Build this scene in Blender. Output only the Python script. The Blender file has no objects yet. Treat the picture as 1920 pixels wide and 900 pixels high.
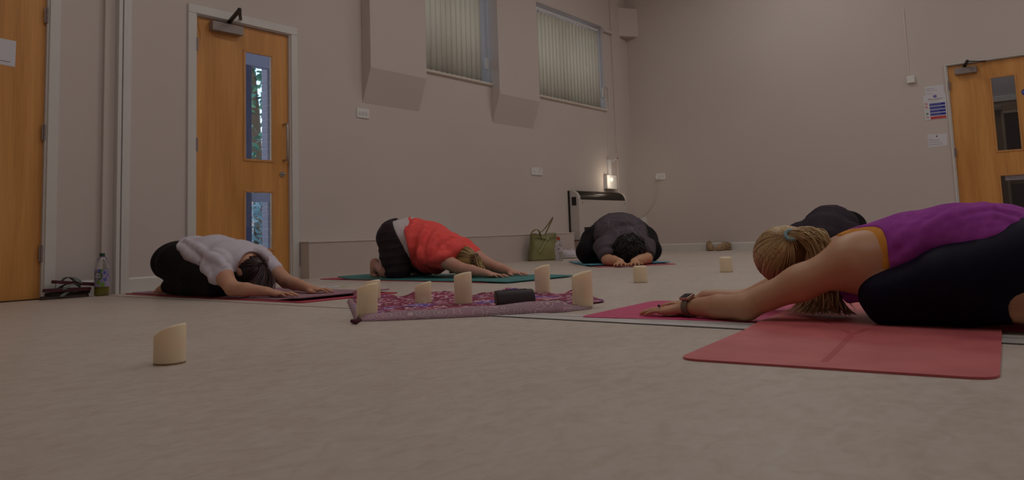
import bpy, bmesh, math, random
import numpy as np
from mathutils import Vector, Matrix
random.seed(7); RNG = np.random.default_rng(11)
S = bpy.context.scene
COL = S.collection

# ------------------------------------------------------------------ camera
F_PX, PP_Y, YAW, PITCH, ROLL, CAM_H = 1442.85, 300.67, 36.8391, 5.6025, 2.0538, .284
WALL_Y, WALL_X = 5.18, 9.779            # inner faces of the long window wall and of the end wall
_y, _p, _r = map(math.radians, (YAW, PITCH, ROLL))
FW = np.array([math.cos(_y)*math.cos(_p), math.sin(_y)*math.cos(_p), math.sin(_p)])
RT = np.array([math.sin(_y), -math.cos(_y), 0.]); UP = np.cross(RT, FW)
RT, UP = math.cos(_r)*RT - math.sin(_r)*UP, math.cos(_r)*UP + math.sin(_r)*RT
C0 = np.array([0, 0, CAM_H])
cd = bpy.data.cameras.new('camera'); cam = bpy.data.objects.new('camera', cd); COL.objects.link(cam)
cd.sensor_width = 36; cd.lens = F_PX/1920*36; cd.shift_y = (PP_Y-450)/1920; cd.clip_start = .05
cam.matrix_world = Matrix(((RT[0], UP[0], -FW[0], 0), (RT[1], UP[1], -FW[1], 0), (RT[2], UP[2], -FW[2], CAM_H), (0, 0, 0, 1)))
S.camera = cam

def ray(u, v): return FW + RT*(u-960)/F_PX - UP*(v-PP_Y)/F_PX
def hit(u, v, ax, val):
    d = ray(u, v); return C0 + d*(val-C0[ax])/d[ax]
def at(u, v, d): return C0 + ray(u, v)*d
def fl(u, v, z=0.): return hit(u, v, 2, z)

# ------------------------------------------------------------------ view, world, lights
S.view_settings.view_transform = 'Standard'; S.view_settings.look = 'None'
S.view_settings.gamma = 1; S.view_settings.use_curve_mapping = False
S.view_settings.exposure = -1.9
w = bpy.data.worlds.new('sky'); S.world = w; w.use_nodes = True
nt = w.node_tree; sky = nt.nodes.new('ShaderNodeTexSky'); sky.sky_type = 'NISHITA'
sky.sun_elevation = math.radians(38); sky.sun_rotation = math.radians(200); sky.sun_disc = False
nt.links.new(sky.outputs[0], nt.nodes['Background'].inputs[0]); nt.nodes['Background'].inputs[1].default_value = 1.8

def area(name, loc, size, power, col, aim=(0, 0, -1)):
    l = bpy.data.lights.new(name, 'AREA'); l.shape = 'RECTANGLE'; l.size, l.size_y = size; l.energy = power; l.color = col
    o = bpy.data.objects.new(name, l); COL.objects.link(o); o.location = loc
    o.rotation_euler = Vector(aim).to_track_quat('-Z', 'Y').to_euler(); return o
WARM = (1., .992, .975)
for i, (x, y) in enumerate([(1.5, 2.6), (4.8, 2.6), (8., 2.6), (1.5, -1.2), (4.8, -1.2), (8., -1.2)]):
    area('ceiling_lamp_light', (x, y, 4.1), (1.5, .8), 62, WARM)
area('corridor_fill_light', (10.9, .8, 2.75), (.6, .6), 9, WARM)  # unseen area light added to brighten the corridor behind the glass

# ------------------------------------------------------------------ materials
MATS = {}
def mat(name, col, rough=.6, metal=0., noise=None, bump=None, spec=.5, trans=0., emit=None, sss=0., alpha=1., sheen=0.):
    """noise=(scale, second colour, detail, (sx,sy,sz)); bump=(scale, strength, distance)"""
    if name in MATS: return MATS[name]
    m = bpy.data.materials.new(name); m.use_nodes = True; N = m.node_tree.nodes; L = m.node_tree.links
    b = N['Principled BSDF']; b.inputs['Base Color'].default_value = (*col, 1); b.inputs['Roughness'].default_value = rough
    b.inputs['Metallic'].default_value = metal; b.inputs['Specular IOR Level'].default_value = spec
    b.inputs['Transmission Weight'].default_value = trans; b.inputs['Alpha'].default_value = alpha
    b.inputs['Sheen Weight'].default_value = sheen
    if sss: b.inputs['Subsurface Weight'].default_value = sss; b.inputs['Subsurface Radius'].default_value = (.03, .012, .006); b.inputs['Subsurface Scale'].default_value = 1.
    if emit: b.inputs['Emission Color'].default_value = (*emit[0], 1); b.inputs['Emission Strength'].default_value = emit[1]
    tc = N.new('ShaderNodeTexCoord')
    if noise:
        mp = N.new('ShaderNodeMapping'); mp.inputs['Scale'].default_value = noise[3] if len(noise) > 3 else (1, 1, 1)
        nz = N.new('ShaderNodeTexNoise'); nz.inputs['Scale'].default_value = noise[0]; nz.inputs['Detail'].default_value = noise[2] if len(noise) > 2 else 4
        mx = N.new('ShaderNodeMix'); mx.data_type = 'RGBA'; mx.inputs['A'].default_value = (*col, 1); mx.inputs['B'].default_value = (*noise[1], 1)
        mr = N.new('ShaderNodeMapRange'); mr.inputs['From Min'].default_value = .35; mr.inputs['From Max'].default_value = .65
        L.new(tc.outputs['Object'], mp.inputs[0]); L.new(mp.outputs[0], nz.inputs['Vector']); L.new(nz.outputs[0], mr.inputs[0])
        L.new(mr.outputs[0], mx.inputs['Factor']); L.new(mx.outputs['Result'], b.inputs['Base Color'])
    if bump:
        n2 = N.new('ShaderNodeTexNoise'); n2.inputs['Scale'].default_value = bump[0]; n2.inputs['Detail'].default_value = 3
        bp = N.new('ShaderNodeBump'); bp.inputs['Strength'].default_value = bump[1]; bp.inputs['Distance'].default_value = bump[2]
        L.new(tc.outputs['Object'], n2.inputs['Vector']); L.new(n2.outputs[0], bp.inputs['Height']); L.new(bp.outputs[0], b.inputs['Normal'])
    MATS[name] = m; return m

M_WALL = mat('wall_paint', (.66, .572, .53), .75, noise=(.9, (.64, .552, .51), 3), bump=(260, .12, .002), spec=.3)
M_CEIL = mat('ceiling_paint', (.8, .78, .75), .8)
M_WHITE = mat('white_gloss_paint', (.72, .68, .645), .35, noise=(6, (.69, .65, .61), 3))
M_PLASTIC = mat('white_plastic', (.74, .71, .69), .35)
M_HEATER = mat('heater_enamel', (.60, .54, .50), .4)
M_DARKMETAL = mat('dark_grille_metal', (.03, .022, .018), .35, .4)
M_STEEL = mat('brushed_steel', (.50, .45, .42), .38, .85, noise=(40, (.40, .36, .34), 3, (1, 1, 8)))
M_GREYMETAL = mat('silver_closer_paint', (.33, .27, .25), .42, .35)
M_HINGE = mat('worn_hinge_metal', (.34, .27, .26), .45, .5)
M_BEAD = mat('glazing_bead_wood', (.66, .31, .10), .42, noise=(5, (.58, .26, .075), 4, (6, 6, .6)))
M_BLACK = mat('black_plastic', (.012, .01, .012), .4)
M_PAPER = mat('white_paper', (.72, .70, .74), .7)
M_GLASS = mat('clear_glass', (.92, .96, .96), .02, trans=1., spec=.5)
M_WIRE = mat('glass_wire', (.14, .13, .15), .5, .6)
M_SLAT = None

def wood_mat():
    m = mat('oak_veneer', (.60, .265, .07), .38); N = m.node_tree.nodes; L = m.node_tree.links; b = N['Principled BSDF']
    tc = N.new('ShaderNodeTexCoord'); mp = N.new('ShaderNodeMapping'); mp.inputs['Scale'].default_value = (3.2, 3.2, .28)
    nz = N.new('ShaderNodeTexNoise'); nz.inputs['Scale'].default_value = 3.0; nz.inputs['Detail'].default_value = 5; nz.inputs['Distortion'].default_value = .6
    wv = N.new('ShaderNodeTexNoise'); wv.inputs['Scale'].default_value = 26; wv.inputs['Detail'].default_value = 4
    mp2 = N.new('ShaderNodeMapping'); mp2.inputs['Scale'].default_value = (4, 4, .12)
    a = N.new('ShaderNodeMath'); a.operation = 'MULTIPLY_ADD'; a.inputs[1].default_value = .45
    cr = N.new('ShaderNodeValToRGB'); e = cr.color_ramp.elements
    e[0].position = .45; e[0].color = (.53, .215, .045, 1); e[1].position = .95; e[1].color = (.78, .365, .105, 1)
    L.new(tc.outputs['Object'], mp.inputs[0]); L.new(mp.outputs[0], nz.inputs['Vector'])
    L.new(tc.outputs['Object'], mp2.inputs[0]); L.new(mp2.outputs[0], wv.inputs['Vector'])
    L.new(wv.outputs[0], a.inputs[0]); L.new(nz.outputs[0], a.inputs[2]); L.new(a.outputs[0], cr.inputs[0]); L.new(cr.outputs[0], b.inputs['Base Color'])
    return m
M_WOOD = wood_mat()

def floor_mat():
    m = mat('vinyl_floor', (.6, .5, .42), .42); N = m.node_tree.nodes; L = m.node_tree.links; b = N['Principled BSDF']
    b.inputs['Specular IOR Level'].default_value = .35
    tc = N.new('ShaderNodeTexCoord')
    def nz(sc, det, dist=0., rot=0., scl=(1, 1, 1)):
        mp = N.new('ShaderNodeMapping'); mp.inputs['Scale'].default_value = scl; mp.inputs['Rotation'].default_value = (0, 0, rot)
        n = N.new('ShaderNodeTexNoise'); n.inputs['Scale'].default_value = sc; n.inputs['Detail'].default_value = det; n.inputs['Distortion'].default_value = dist
        L.new(tc.outputs['Object'], mp.inputs[0]); L.new(mp.outputs[0], n.inputs['Vector']); return n
    n1 = nz(17, 7, .9, .5, (1, 1.6, 1)); n2 = nz(2.2, 4, .3); n3 = nz(60, 3, .5)
    cr = N.new('ShaderNodeValToRGB'); e = cr.color_ramp.elements
    e[0].position = .26; e[0].color = (.53, .435, .37, 1); e[1].position = .76; e[1].color = (.64, .565, .505, 1)
    x = cr.color_ramp.elements.new(.5); x.color = (.595, .505, .44, 1)
    a = N.new('ShaderNodeMath'); a.operation = 'MULTIPLY_ADD'; a.inputs[1].default_value = .35; a.inputs[2].default_value = -.17
    a2 = N.new('ShaderNodeMath'); a2.operation = 'ADD'
    L.new(n3.outputs[0], a.inputs[0]); L.new(a.outputs[0], a2.inputs[0]); L.new(n1.outputs[0], a2.inputs[1]); L.new(a2.outputs[0], cr.inputs[0])
    mx = N.new('ShaderNodeMix'); mx.data_type = 'RGBA'; mx.blend_type = 'MULTIPLY'; mx.inputs['Factor'].default_value = .35
    cr2 = N.new('ShaderNodeValToRGB'); cr2.color_ramp.elements[0].position = .35; cr2.color_ramp.elements[0].color = (.88, .85, .82, 1); cr2.color_ramp.elements[1].position = .6
    L.new(n2.outputs[0], cr2.inputs[0]); L.new(cr.outputs[0], mx.inputs['A']); L.new(cr2.outputs[0], mx.inputs['B']); L.new(mx.outputs['Result'], b.inputs['Base Color'])
    bp = N.new('ShaderNodeBump'); bp.inputs['Strength'].default_value = .12; bp.inputs['Distance'].default_value = .002
    L.new(n3.outputs[0], bp.inputs['Height']); L.new(bp.outputs[0], b.inputs['Normal'])
    return m
M_FLOOR = floor_mat()

# ------------------------------------------------------------------ object helpers
ORG = {}
def tag(o, label=None, cat=None, group=None, kind=None):
    if label: o['label'] = label
    if cat: o['category'] = cat
    if group: o['group'] = group
    if kind: o['kind'] = kind
    return o
def thing(name, label, cat, loc, group=None, kind=None):
    o = bpy.data.objects.new(name, None); COL.objects.link(o); o.location = loc; o.empty_display_size = .05
    ORG[o.name] = Vector(loc); return tag(o, label, cat, group, kind)
class MB:
    """collects shapes given in world coordinates; build() links ONE mesh object"""
    def __init__(s): s.v = []; s.f = []; s.sm = []
    def add(s, vs, fs, smooth=False):
        n = len(s.v); s.v += [tuple(map(float, p)) for p in vs]; s.f += [tuple(i+n for i in f) for f in fs]; s.sm += [smooth]*len(fs); return s
    def box(s, a, b, bev=0.):
        x0, y0, z0 = [min(p, q) for p, q in zip(a, b)]; x1, y1, z1 = [max(p, q) for p, q in zip(a, b)]
        if bev <= 0:
            return s.add([(x0, y0, z0), (x1, y0, z0), (x1, y1, z0), (x0, y1, z0), (x0, y0, z1), (x1, y0, z1), (x1, y1, z1), (x0, y1, z1)],
                         [(0, 3, 2, 1), (4, 5, 6, 7), (0, 1, 5, 4), (1, 2, 6, 5), (2, 3, 7, 6), (3, 0, 4, 7)])
        bm = bmesh.new(); bmesh.ops.create_cube(bm, size=1)
        for v in bm.verts: v.co = Vector(((x0+x1)/2+v.co.x*(x1-x0), (y0+y1)/2+v.co.y*(y1-y0), (z0+z1)/2+v.co.z*(z1-z0)))
        bmesh.ops.bevel(bm, geom=bm.edges[:], offset=min(bev, .49*min(x1-x0, y1-y0, z1-z0)), segments=2, affect='EDGES', profile=.5)
        bm.verts.index_update(); s.add([v.co[:] for v in bm.verts], [[v.index for v in f.verts] for f in bm.faces]); bm.free(); return s
    def prism(s, poly, ax, a, b):
        """poly: 2-D outline in the two other axes, pushed from a to b along axis ax"""
        def mk(p, t):
            q = list(p); q.insert(ax, t); return q
        n = len(poly); vs = [mk(p, a) for p in poly]+[mk(p, b) for p in poly]
        fs = [tuple(range(n-1, -1, -1)), tuple(range(n, 2*n))]+[(i, (i+1) % n, n+(i+1) % n, n+i) for i in range(n)]
        return s.add(vs, fs)
    def tube(s, pts, r, n=8, closed=False, caps=True):
        pts = [Vector(p) for p in pts]; rs = r if hasattr(r, '__len__') else [r]*len(pts); vs = []; up = Vector((.013, .021, 1))
        for i, p in enumerate(pts):
            if closed: t = (pts[(i+1) % len(pts)]-pts[i-1])
            else: t = (pts[min(i+1, len(pts)-1)]-pts[max(i-1, 0)])
            t.normalize()
            if i == 0: a = t.cross(up) if abs(t.z) < .95 else t.cross(Vector((1, .02, 0)))
            else: a = a-t*a.dot(t)
            a.normalize(); b = t.cross(a)
            for k in range(n):
                g = 2*math.pi*k/n; vs.append(p+(a*math.cos(g)+b*math.sin(g))*rs[i])
        m = len(pts); fs = []
        for i in range(m if closed else m-1):
            for k in range(n): fs.append((i*n+k, i*n+(k+1) % n, ((i+1) % m)*n+(k+1) % n, ((i+1) % m)*n+k))
        s.add(vs, fs, True)
        if caps and not closed: s.add([vs[k] for k in range(n)], [tuple(range(n-1, -1, -1))]); s.add(vs[-n:], [tuple(range(n))])
        return s
    def lathe(s, c, prof, n=24, ax=(0, 0, 1), smooth=True):
        """prof: [(r, h)] about axis ax through c"""
        ax = Vector(ax).normalized(); a = ax.orthogonal().normalized(); b = ax.cross(a); c = Vector(c); vs = []; fs = []
        for r, h in prof:
            for k in range(n):
                g = 2*math.pi*k/n; vs.append(c+ax*h+(a*math.cos(g)+b*math.sin(g))*r)
        for i in range(len(prof)-1):
            for k in range(n): fs.append((i*n+k, i*n+(k+1) % n, (i+1)*n+(k+1) % n, (i+1)*n+k))
        s.add(vs, fs, smooth)
        for i, rev in ((0, True), (len(prof)-1, False)):
            if prof[i][0] > 1e-5: s.add([vs[i*n+k] for k in range(n)], [tuple(range(n-1, -1, -1)) if rev else tuple(range(n))])
        return s
    def bar(s, a, b, wd, th, up=(0, 0, 1)):
        a = Vector(a); b = Vector(b); t = (b-a).normalized(); u = Vector(up); l = t.cross(u).normalized()*wd/2; u = l.cross(t).normalized()*th/2
        vs = [p+sx*l+sz*u for p in (a, b) for sx, sz in ((-1, -1), (1, -1), (1, 1), (-1, 1))]
        return s.add(vs, [(0, 3, 2, 1), (4, 5, 6, 7), (0, 1, 5, 4), (1, 2, 6, 5), (2, 3, 7, 6), (3, 0, 4, 7)])
    def build(s, name, m, parent=None, bevel=0., label=None, kind=None, solid=0.):
        me = bpy.data.meshes.new(name); o = Vector((0, 0, 0))
        if parent is not None: o = ORG[parent.name]
        me.from_pydata([(p[0]-o[0], p[1]-o[1], p[2]-o[2]) for p in s.v], [], s.f)
        me.polygons.foreach_set('use_smooth', s.sm); me.update(); me.materials.append(m)
        ob = bpy.data.objects.new(name, me); COL.objects.link(ob)
        if parent is not None: ob.parent = parent; ORG[ob.name] = o
        else: ORG[ob.name] = Vector((0, 0, 0))
        if bevel:
            bv = ob.modifiers.new('bevel', 'BEVEL'); bv.width = bevel; bv.segments = 2; bv.limit_method = 'ANGLE'
        if solid:
            sd = ob.modifiers.new('solid', 'SOLIDIFY'); sd.thickness = solid; sd.offset = 1
        return tag(ob, label, kind=kind)
def struct(o): o['kind'] = 'structure'; return o
def copy_tree(o, parent=None):
    c = o.copy(); COL.objects.link(c); c.parent = parent
    ORG[c.name] = ORG.get(o.name, Vector((0, 0, 0)))
    for ch in list(o.children): copy_tree(ch, c)
    return c
def text(name, body, size, origin, xdir, ydir, m, parent, align='LEFT', bold=0.):
    cu = bpy.data.curves.new(name, 'FONT'); cu.body = body; cu.size = size; cu.align_x = align; cu.offset = bold; cu.resolution_u = 2
    t = bpy.data.objects.new(name, cu); COL.objects.link(t)
    dg = bpy.context.evaluated_depsgraph_get(); me = bpy.data.meshes.new_from_object(t.evaluated_get(dg)); bpy.data.objects.remove(t)
    X = Vector(xdir).normalized(); Y = Vector(ydir).normalized(); o = Vector(origin)-ORG[parent.name]
    for v in me.vertices: v.co = o+X*v.co.x+Y*v.co.y
    me.materials.clear(); me.materials.append(m); ob = bpy.data.objects.new(name, me); COL.objects.link(ob); ob.parent = parent; ORG[ob.name] = ORG[parent.name]; return ob

# ------------------------------------------------------------------ room shell
X0, X1, Y0, Y1, ZC = -3.2, WALL_X, -4.2, WALL_Y, 4.2
def wall_with_holes(name, ax, a0, a1, near, far, holes, z1=ZC):
    """vertical slab along axis ax (0: runs in x, 1: runs in y), holes = (lo, hi, zlo, zhi)"""
    mb = MB(); cuts = sorted({a0, a1, *[h for q in holes for h in q[:2]]}); zs = sorted({0., z1, *[h for q in holes for h in q[2:]]})
    for i in range(len(cuts)-1):
        z_from = None
        for j in range(len(zs)):
            solid = j < len(zs)-1 and not any(q[0] <= (cuts[i]+cuts[i+1])/2 <= q[1] and q[2] <= (zs[j]+zs[j+1])/2 <= q[3] for q in holes)
            if solid and z_from is None: z_from = zs[j]
            if not solid and z_from is not None:
                if ax == 0: mb.box((cuts[i], near, z_from), (cuts[i+1], far, zs[j]))
                else: mb.box((near, cuts[i], z_from), (far, cuts[i+1], zs[j]))
                z_from = None
    return struct(mb.build(name, M_WALL))
D1 = (1.20, 2.085); D2 = (3.055, 3.925); D3 = (.32, 1.185)
WN1 = (5.36, 6.60, 1.965, 3.20); WN2 = (7.28, 9.085, 1.955, 3.11)
wall_with_holes('wall_left', 0, X0, X1+.25, Y1, Y1+.25, [(*D1, 0., 2.03), (*D2, 0., 2.03), WN1, WN2])
wall_with_holes('wall_right', 1, Y0, Y1, X1, X1+.2, [(*D3, 0., 2.035)])
struct(MB().box((X0-.2, Y0-.2, 0), (X0, Y1+.25, ZC)).build('wall_back', M_WALL))
struct(MB().box((X0, Y0-.2, 0), (X1+.2, Y0, ZC)).build('wall_front', M_WALL))
struct(MB().box((X0-.2, Y0-.2, ZC), (X1+.25, Y1+.25, ZC+.1)).build('ceiling', M_CEIL))
struct(MB().box((X0-.2, Y0-.2, -.1), (X1+.2, Y1+.25, 0)).build('floor', M_FLOOR))

# piers with chamfered feet between the windows
for x0, x1 in ((4.695, 5.425), (6.582, 7.349)):
    yf = Y1-.1175
    mb = MB(); mb.prism([(Y1, 1.527), (yf, 1.8365), (yf, ZC), (Y1, ZC)], 0, x0, x1)
    struct(mb.build('trim_1', M_WALL, bevel=.004))
# corner casing high up
a = hit(1157, 66, 1, Y1); b = hit(1197, 70, 0, X1)
struct(MB().prism([(a[0], Y1), (X1, Y1), (X1, b[1])], 2, 3.06, 3.47).build('trim_2', M_WALL, bevel=.003))
# pipe boxing in the corner, and the small ledge beside the second window
struct(MB().box((9.31, Y1-.022, 0), (9.545, Y1, ZC)).build('trim_3', M_WALL, bevel=.003))
struct(MB().box((9.085, Y1-.045, 3.035), (9.31, Y1, 3.075)).build('trim_4', M_WALL, bevel=.003))
# low boxing along the floor
bx = thing('trim_5', None, None, (3.985, Y1-.128, 0)); struct(bx)
MB().box((3.985, Y1-.125, 0), (7.95, Y1, .286)).build('boxing_panel', mat('boxing_paint', (.615, .52, .475), .7, noise=(1.5, (.58, .48, .43), 3)), bx)
MB().box((3.98, Y1-.131, .286), (7.955, Y1, .2994)).build('boxing_cap', M_WALL, bx, bevel=.003)
# partition jamb on the wall
def jamb():
    t = thing('trim_6', None, None, (2.47, Y1, 0)); struct(t)
    MB().box((2.475, Y1-.075, 0), (2.50, Y1, ZC)).build('jamb_strip', M_WHITE, t, bevel=.002)
    MB().box((2.512, Y1-.068, 0), (2.535, Y1, ZC)).build('jamb_strip', M_WHITE, t, bevel=.002)
    MB().box((2.50, Y1-.04, 0), (2.512, Y1, ZC)).build('groove', M_BLACK, t)
    MB().box((2.54, Y1-.055, 0), (2.572, Y1, ZC)).build('jamb_strip', M_WHITE, t, bevel=.002)
    MB().box((2.405, Y1-.03, 0), (2.475, Y1, ZC)).build('side_board', M_WALL, t, bevel=.002)
    MB().box((2.572, Y1-.014, .1), (2.60, Y1, ZC)).build('side_board', M_WALL, t, bevel=.002)
jamb()
# skirting
def skirt(name, pts, h=.098):
    mb = MB()
    for (x0, y0), (x1, y1) in pts:
        if y0 == y1: mb.prism([(y0, 0), (y0-.016, 0), (y0-.016, h-.012), (y0-.006, h), (y0, h)], 0, x0, x1)
        else: mb.prism([(x0, 0), (x0-.016, 0), (x0-.016, h-.012), (x0-.006, h), (x0, h)], 1, y0, y1)
    return struct(mb.build(name, M_WHITE))
skirt('baseboard_left', [((2.14, Y1), (2.405, Y1)), ((2.572, Y1), (2.99, Y1)), ((3.972, Y1), (3.985, Y1)), ((7.95, Y1), (9.31, Y1))])
skirt('baseboard_right', [((X1, 1.235), (X1, Y1-.016)), ((X1, Y0), (X1, .27))])

# floor track of the folding partition: aluminium strips let into the vinyl
M_ALU = mat('aluminium_track', (.70, .67, .65), .4, .2, noise=(30, (.56, .53, .51), 4, (1, .05, 1)))
def track_x(y): return 2.135+.058*y
tk = thing('trim_7', None, None, (track_x(0), 0, 0)); struct(tk)
ya, yb_ = -3.9, 2.1
for off, wd, m, z in ((-.035, .036, M_ALU, .0032), (.010, .046, M_ALU, .0026), (.060, .046, M_ALU, .0032), (-.056, .005, M_DARKMETAL, .0015)):
    mb = MB(); vs = []
    for y in (ya, yb_):
        for dx in (-wd/2, wd/2):
            for zz in (0., z): vs.append((track_x(y)+off+dx, y, zz))
    mb.add(vs, [(0, 1, 3, 2), (4, 6, 7, 5), (0, 4, 5, 1), (2, 3, 7, 6), (1, 5, 7, 3), (0, 2, 6, 4)]); mb.build('track_strip', m, tk)
mb = MB(); vs = []
for y in (yb_, Y1-.08):
    for dx in (-.004, .004):
        for zz in (0., .0012): vs.append((track_x(y)-.05+dx, y, zz))
mb.add(vs, [(0, 1, 3, 2), (4, 6, 7, 5), (0, 4, 5, 1), (2, 3, 7, 6), (1, 5, 7, 3), (0, 2, 6, 4)]); mb.build('floor_joint', mat('joint_dirt', (.22, .15, .12), .7), tk)

# ------------------------------------------------------------------ doors
def door(name, ax, lo, hi, face, hinge_lo, glass, top=1.995, sgn=1, arch=.05, leaf_mat=None, rec=.02):
    """ax 0: door in the wall y=face, ax 1: in the wall x=face; local (a, depth, z) with depth>0 towards the room"""
    def P(a, d, z): return (a, face-d, z) if ax == 0 else (face-d, a, z)
    t = thing(name, None, None, P((lo+hi)/2, 0, 0)); struct(t)
    def bx(a0, a1, d0, d1, z0, z1, nm, m, par=t, bev=.0015): return MB().box(P(a0, d0, z0), P(a1, d1, z1)).build(nm, m, par, bevel=bev)
    fr = MB()
    fr.box(P(lo-.026, -.1, 0), P(lo-.001, .004, top+.03)); fr.box(P(hi+.001, -.1, 0), P(hi+.026, .004, top+.03)); fr.box(P(lo-.001, -.1, top+.005), P(hi+.001, .004, top+.03))
    fr.build('door_frame', M_WHITE, t, bevel=.0015)
    ar = MB(); ar.box(P(lo-.026-arch, 0, 0), P(lo-.012, .018, top+.012)); ar.box(P(hi+.012, 0, 0), P(hi+.026+arch, .018, top+.012)); ar.box(P(lo-.026-arch, 0, top+.012), P(hi+.026+arch, .018, top+.026+arch))
    ar.build('architrave', M_WHITE, t, bevel=.004)
    holes = [(g[0], g[1], g[2], g[3]) for g in glass]
    mb = MB(); cu = sorted({lo, hi, *[h for q in holes for h in q[:2]]}); zs = sorted({.006, top, *[h for q in holes for h in q[2:]]})
    for i in range(len(cu)-1):
        st = None
        for j in range(len(zs)):
            sol = j < len(zs)-1 and not any(q[0] <= (cu[i]+cu[i+1])/2 <= q[1] and q[2] <= (zs[j]+zs[j+1])/2 <= q[3] for q in holes)
            if sol and st is None: st = zs[j]
            if not sol and st is not None: mb.box(P(cu[i], -rec, st), P(cu[i+1], -rec-.044, zs[j])); st = None
    leaf = mb.build('door_leaf', leaf_mat or M_WOOD, t)
    for g0, g1, z0, z1 in holes:
        b = .016; bd = MB(); e = .006
        bd.prism([], 0, 0, 0) if False else None
        for (a0, a1, c0, c1) in ((g0-.004, g0+b, z0-.004, z1+.004), (g1-b, g1+.004, z0-.004, z1+.004), (g0+b, g1-b, z0-.004, z0+b), (g0+b, g1-b, z1-b, z1+.004)):
            bd.box(P(a0, -rec+e, c0), P(a1, -rec-.014, c1))
        bd.build('glazing_bead', M_BEAD, t, bevel=.003)
        gl = MB().box(P(g0+.002, -rec-.018, z0+.002), P(g1-.002, -rec-.024, z1-.002)).build('glass_pane', M_GLASS, t)
        wr = MB(); k = g0+.012
        while k < g1: wr.box(P(k-.00035, -rec-.0165, z0), P(k+.00035, -rec-.0172, z1)); k += .0125
        k = z0+.012
        while k < z1: wr.box(P(g0, -rec-.0165, k-.00035), P(g1, -rec-.0172, k+.00035)); k += .0125
        wr.build('safety_wire', M_WIRE, gl, kind='stuff')
    MB().box(P(lo, .0, -.03), P(hi, -.24, .0055)).build('light_stop_bar', M_DARKMETAL, t)  # dark bar added to stop daylight leaking in under the leaf
    hx = lo if hinge_lo else hi
    for z in (1.78, 1.03, .28):
        h = MB(); 
        for k in range(3): h.lathe(P(hx, .002, z-.05+k*.034), [(.0065, 0), (.0065, .031)], 10)
        h.box(P(hx-.014, -.004, z-.05), P(hx+.014, -.0005, z+.05)); h.build('hinge', M_HINGE, t)
    return t, P
d1, _ = door('door_1', 0, D1[0]+.026, D1[1]-.026, Y1, False, [])
d2, P2 = door('door_2', 0, D2[0]+.026, D2[1]-.026, Y1, True, [(3.487, 3.757, .937, 1.81), (3.487, 3.757, .238, .707)])
g3 = [(.553-.018, .762+.018, .998, 1.825), (.505, .762+.018, .30, .755)]
d3, P3 = door('door_3', 1, D3[0]+.0, D3[1]-.017, X1, False, g3, top=2.0, arch=.004)
# door closers
def closer(t, p0, p1, depth, arm):
    """p0, p1 opposite corners of the body on the door face"""
    c = MB().box(p0, p1).build('door_closer', M_GREYMETAL, t, bevel=.004)
    a = MB(); a.bar(arm[0], arm[1], .034, .010); a.bar(arm[1], arm[2], .024, .007); a.lathe(Vector(arm[1])-Vector((0, 0, .012)), [(.014, 0), (.014, .026)], 12); a.lathe(Vector(arm[0])-Vector((0, 0, .014)), [(.016, 0), (.016, .022)], 12)
    a.build('closer_arm', M_DARKMETAL, c, bevel=.001)
yd = Y1+.02
zc = 2.005
el = hit(449, 19, 2, zc+.012)
closer(d2, (3.19, yd, 1.905), (3.452, yd-.055, 1.975), .055, ((3.34, yd-.03, zc-.012), (el[0], el[1], zc+.012), (3.44, Y1-.012, zc+.03)))
closer(d3, (X1+.02, 1.10, 1.895), (X1-.035, .885, 1.965), .055, ((X1-.01, 1.0, 1.98), (X1-.20, .95, 1.995), (X1-.012, .80, 2.0)))
# pull handle and lock of door 2
h = MB(); hx = 3.855
pts = [(hx, yd, 1.252)]+[(hx, yd-.055+.016*math.cos(g)*1-.0, 1.252-.0) for g in ()]+[(hx, yd-.035, 1.252), (hx, yd-.048, 1.247), (hx, yd-.053, 1.235), (hx, yd-.053, 1.0), (hx, yd-.053, .975), (hx, yd-.048, .963), (hx, yd-.035, .958), (hx, yd, .958)]
h.tube(pts, .0095, 12); h.build('pull_handle', M_STEEL, d2)
lk = MB().lathe((3.838, yd, .845), [(.024, 0), (.024, .006), (.021, .009)], 24, (0, -1, 0)).build('lock_rose', M_STEEL, d2)
MB().box((3.832, yd-.009, .842), (3.858, yd-.026, .850)).build('thumb_turn', M_STEEL, lk, bevel=.002)
# stain line near the top hinge of door 2 is paint wear, drawn as a thin raised tube
MB().tube([(3.102, yd-.002, 1.975), (3.104, yd-.003, 1.92), (3.118, yd-.003, 1.885), (3.122, yd-.003, 1.83)], .0016, 6).build('stain_line', M_BEAD, d2)
# notice on door 1
def sheet(name, label, cat, corners, m=M_PAPER, th=.0012, n=None):
    """paper given by four corners (tl, tr, br, bl); thickness along n"""
    c = [Vector(p) for p in corners]; n = Vector(n); t = thing(name, label, cat, c[3]); mb = MB()
    vs = [*c, *[p+n*th for p in c]]; mb.add(vs, [(0, 1, 2, 3), (7, 6, 5, 4), (0, 4, 5, 1), (1, 5, 6, 2), (2, 6, 7, 3), (3, 7, 4, 0)]); mb.build('sheet', m, t); return t
yn = Y1+.0195
nt1 = sheet('notice', 'white paper notice taped to the left-hand wooden door', 'notice', [(1.655, yn, 1.595), (1.895, yn, 1.585), (1.892, yn, 1.423), (1.652, yn, 1.435)], n=(0, -1, 0))
M_INK = mat('grey_ink', (.25, .2, .24), .7)
MB().bar((1.725, yn-.002, 1.455), (1.865, yn-.002, 1.4495), .0006, .004).build('printed_line', M_INK, nt1)
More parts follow.
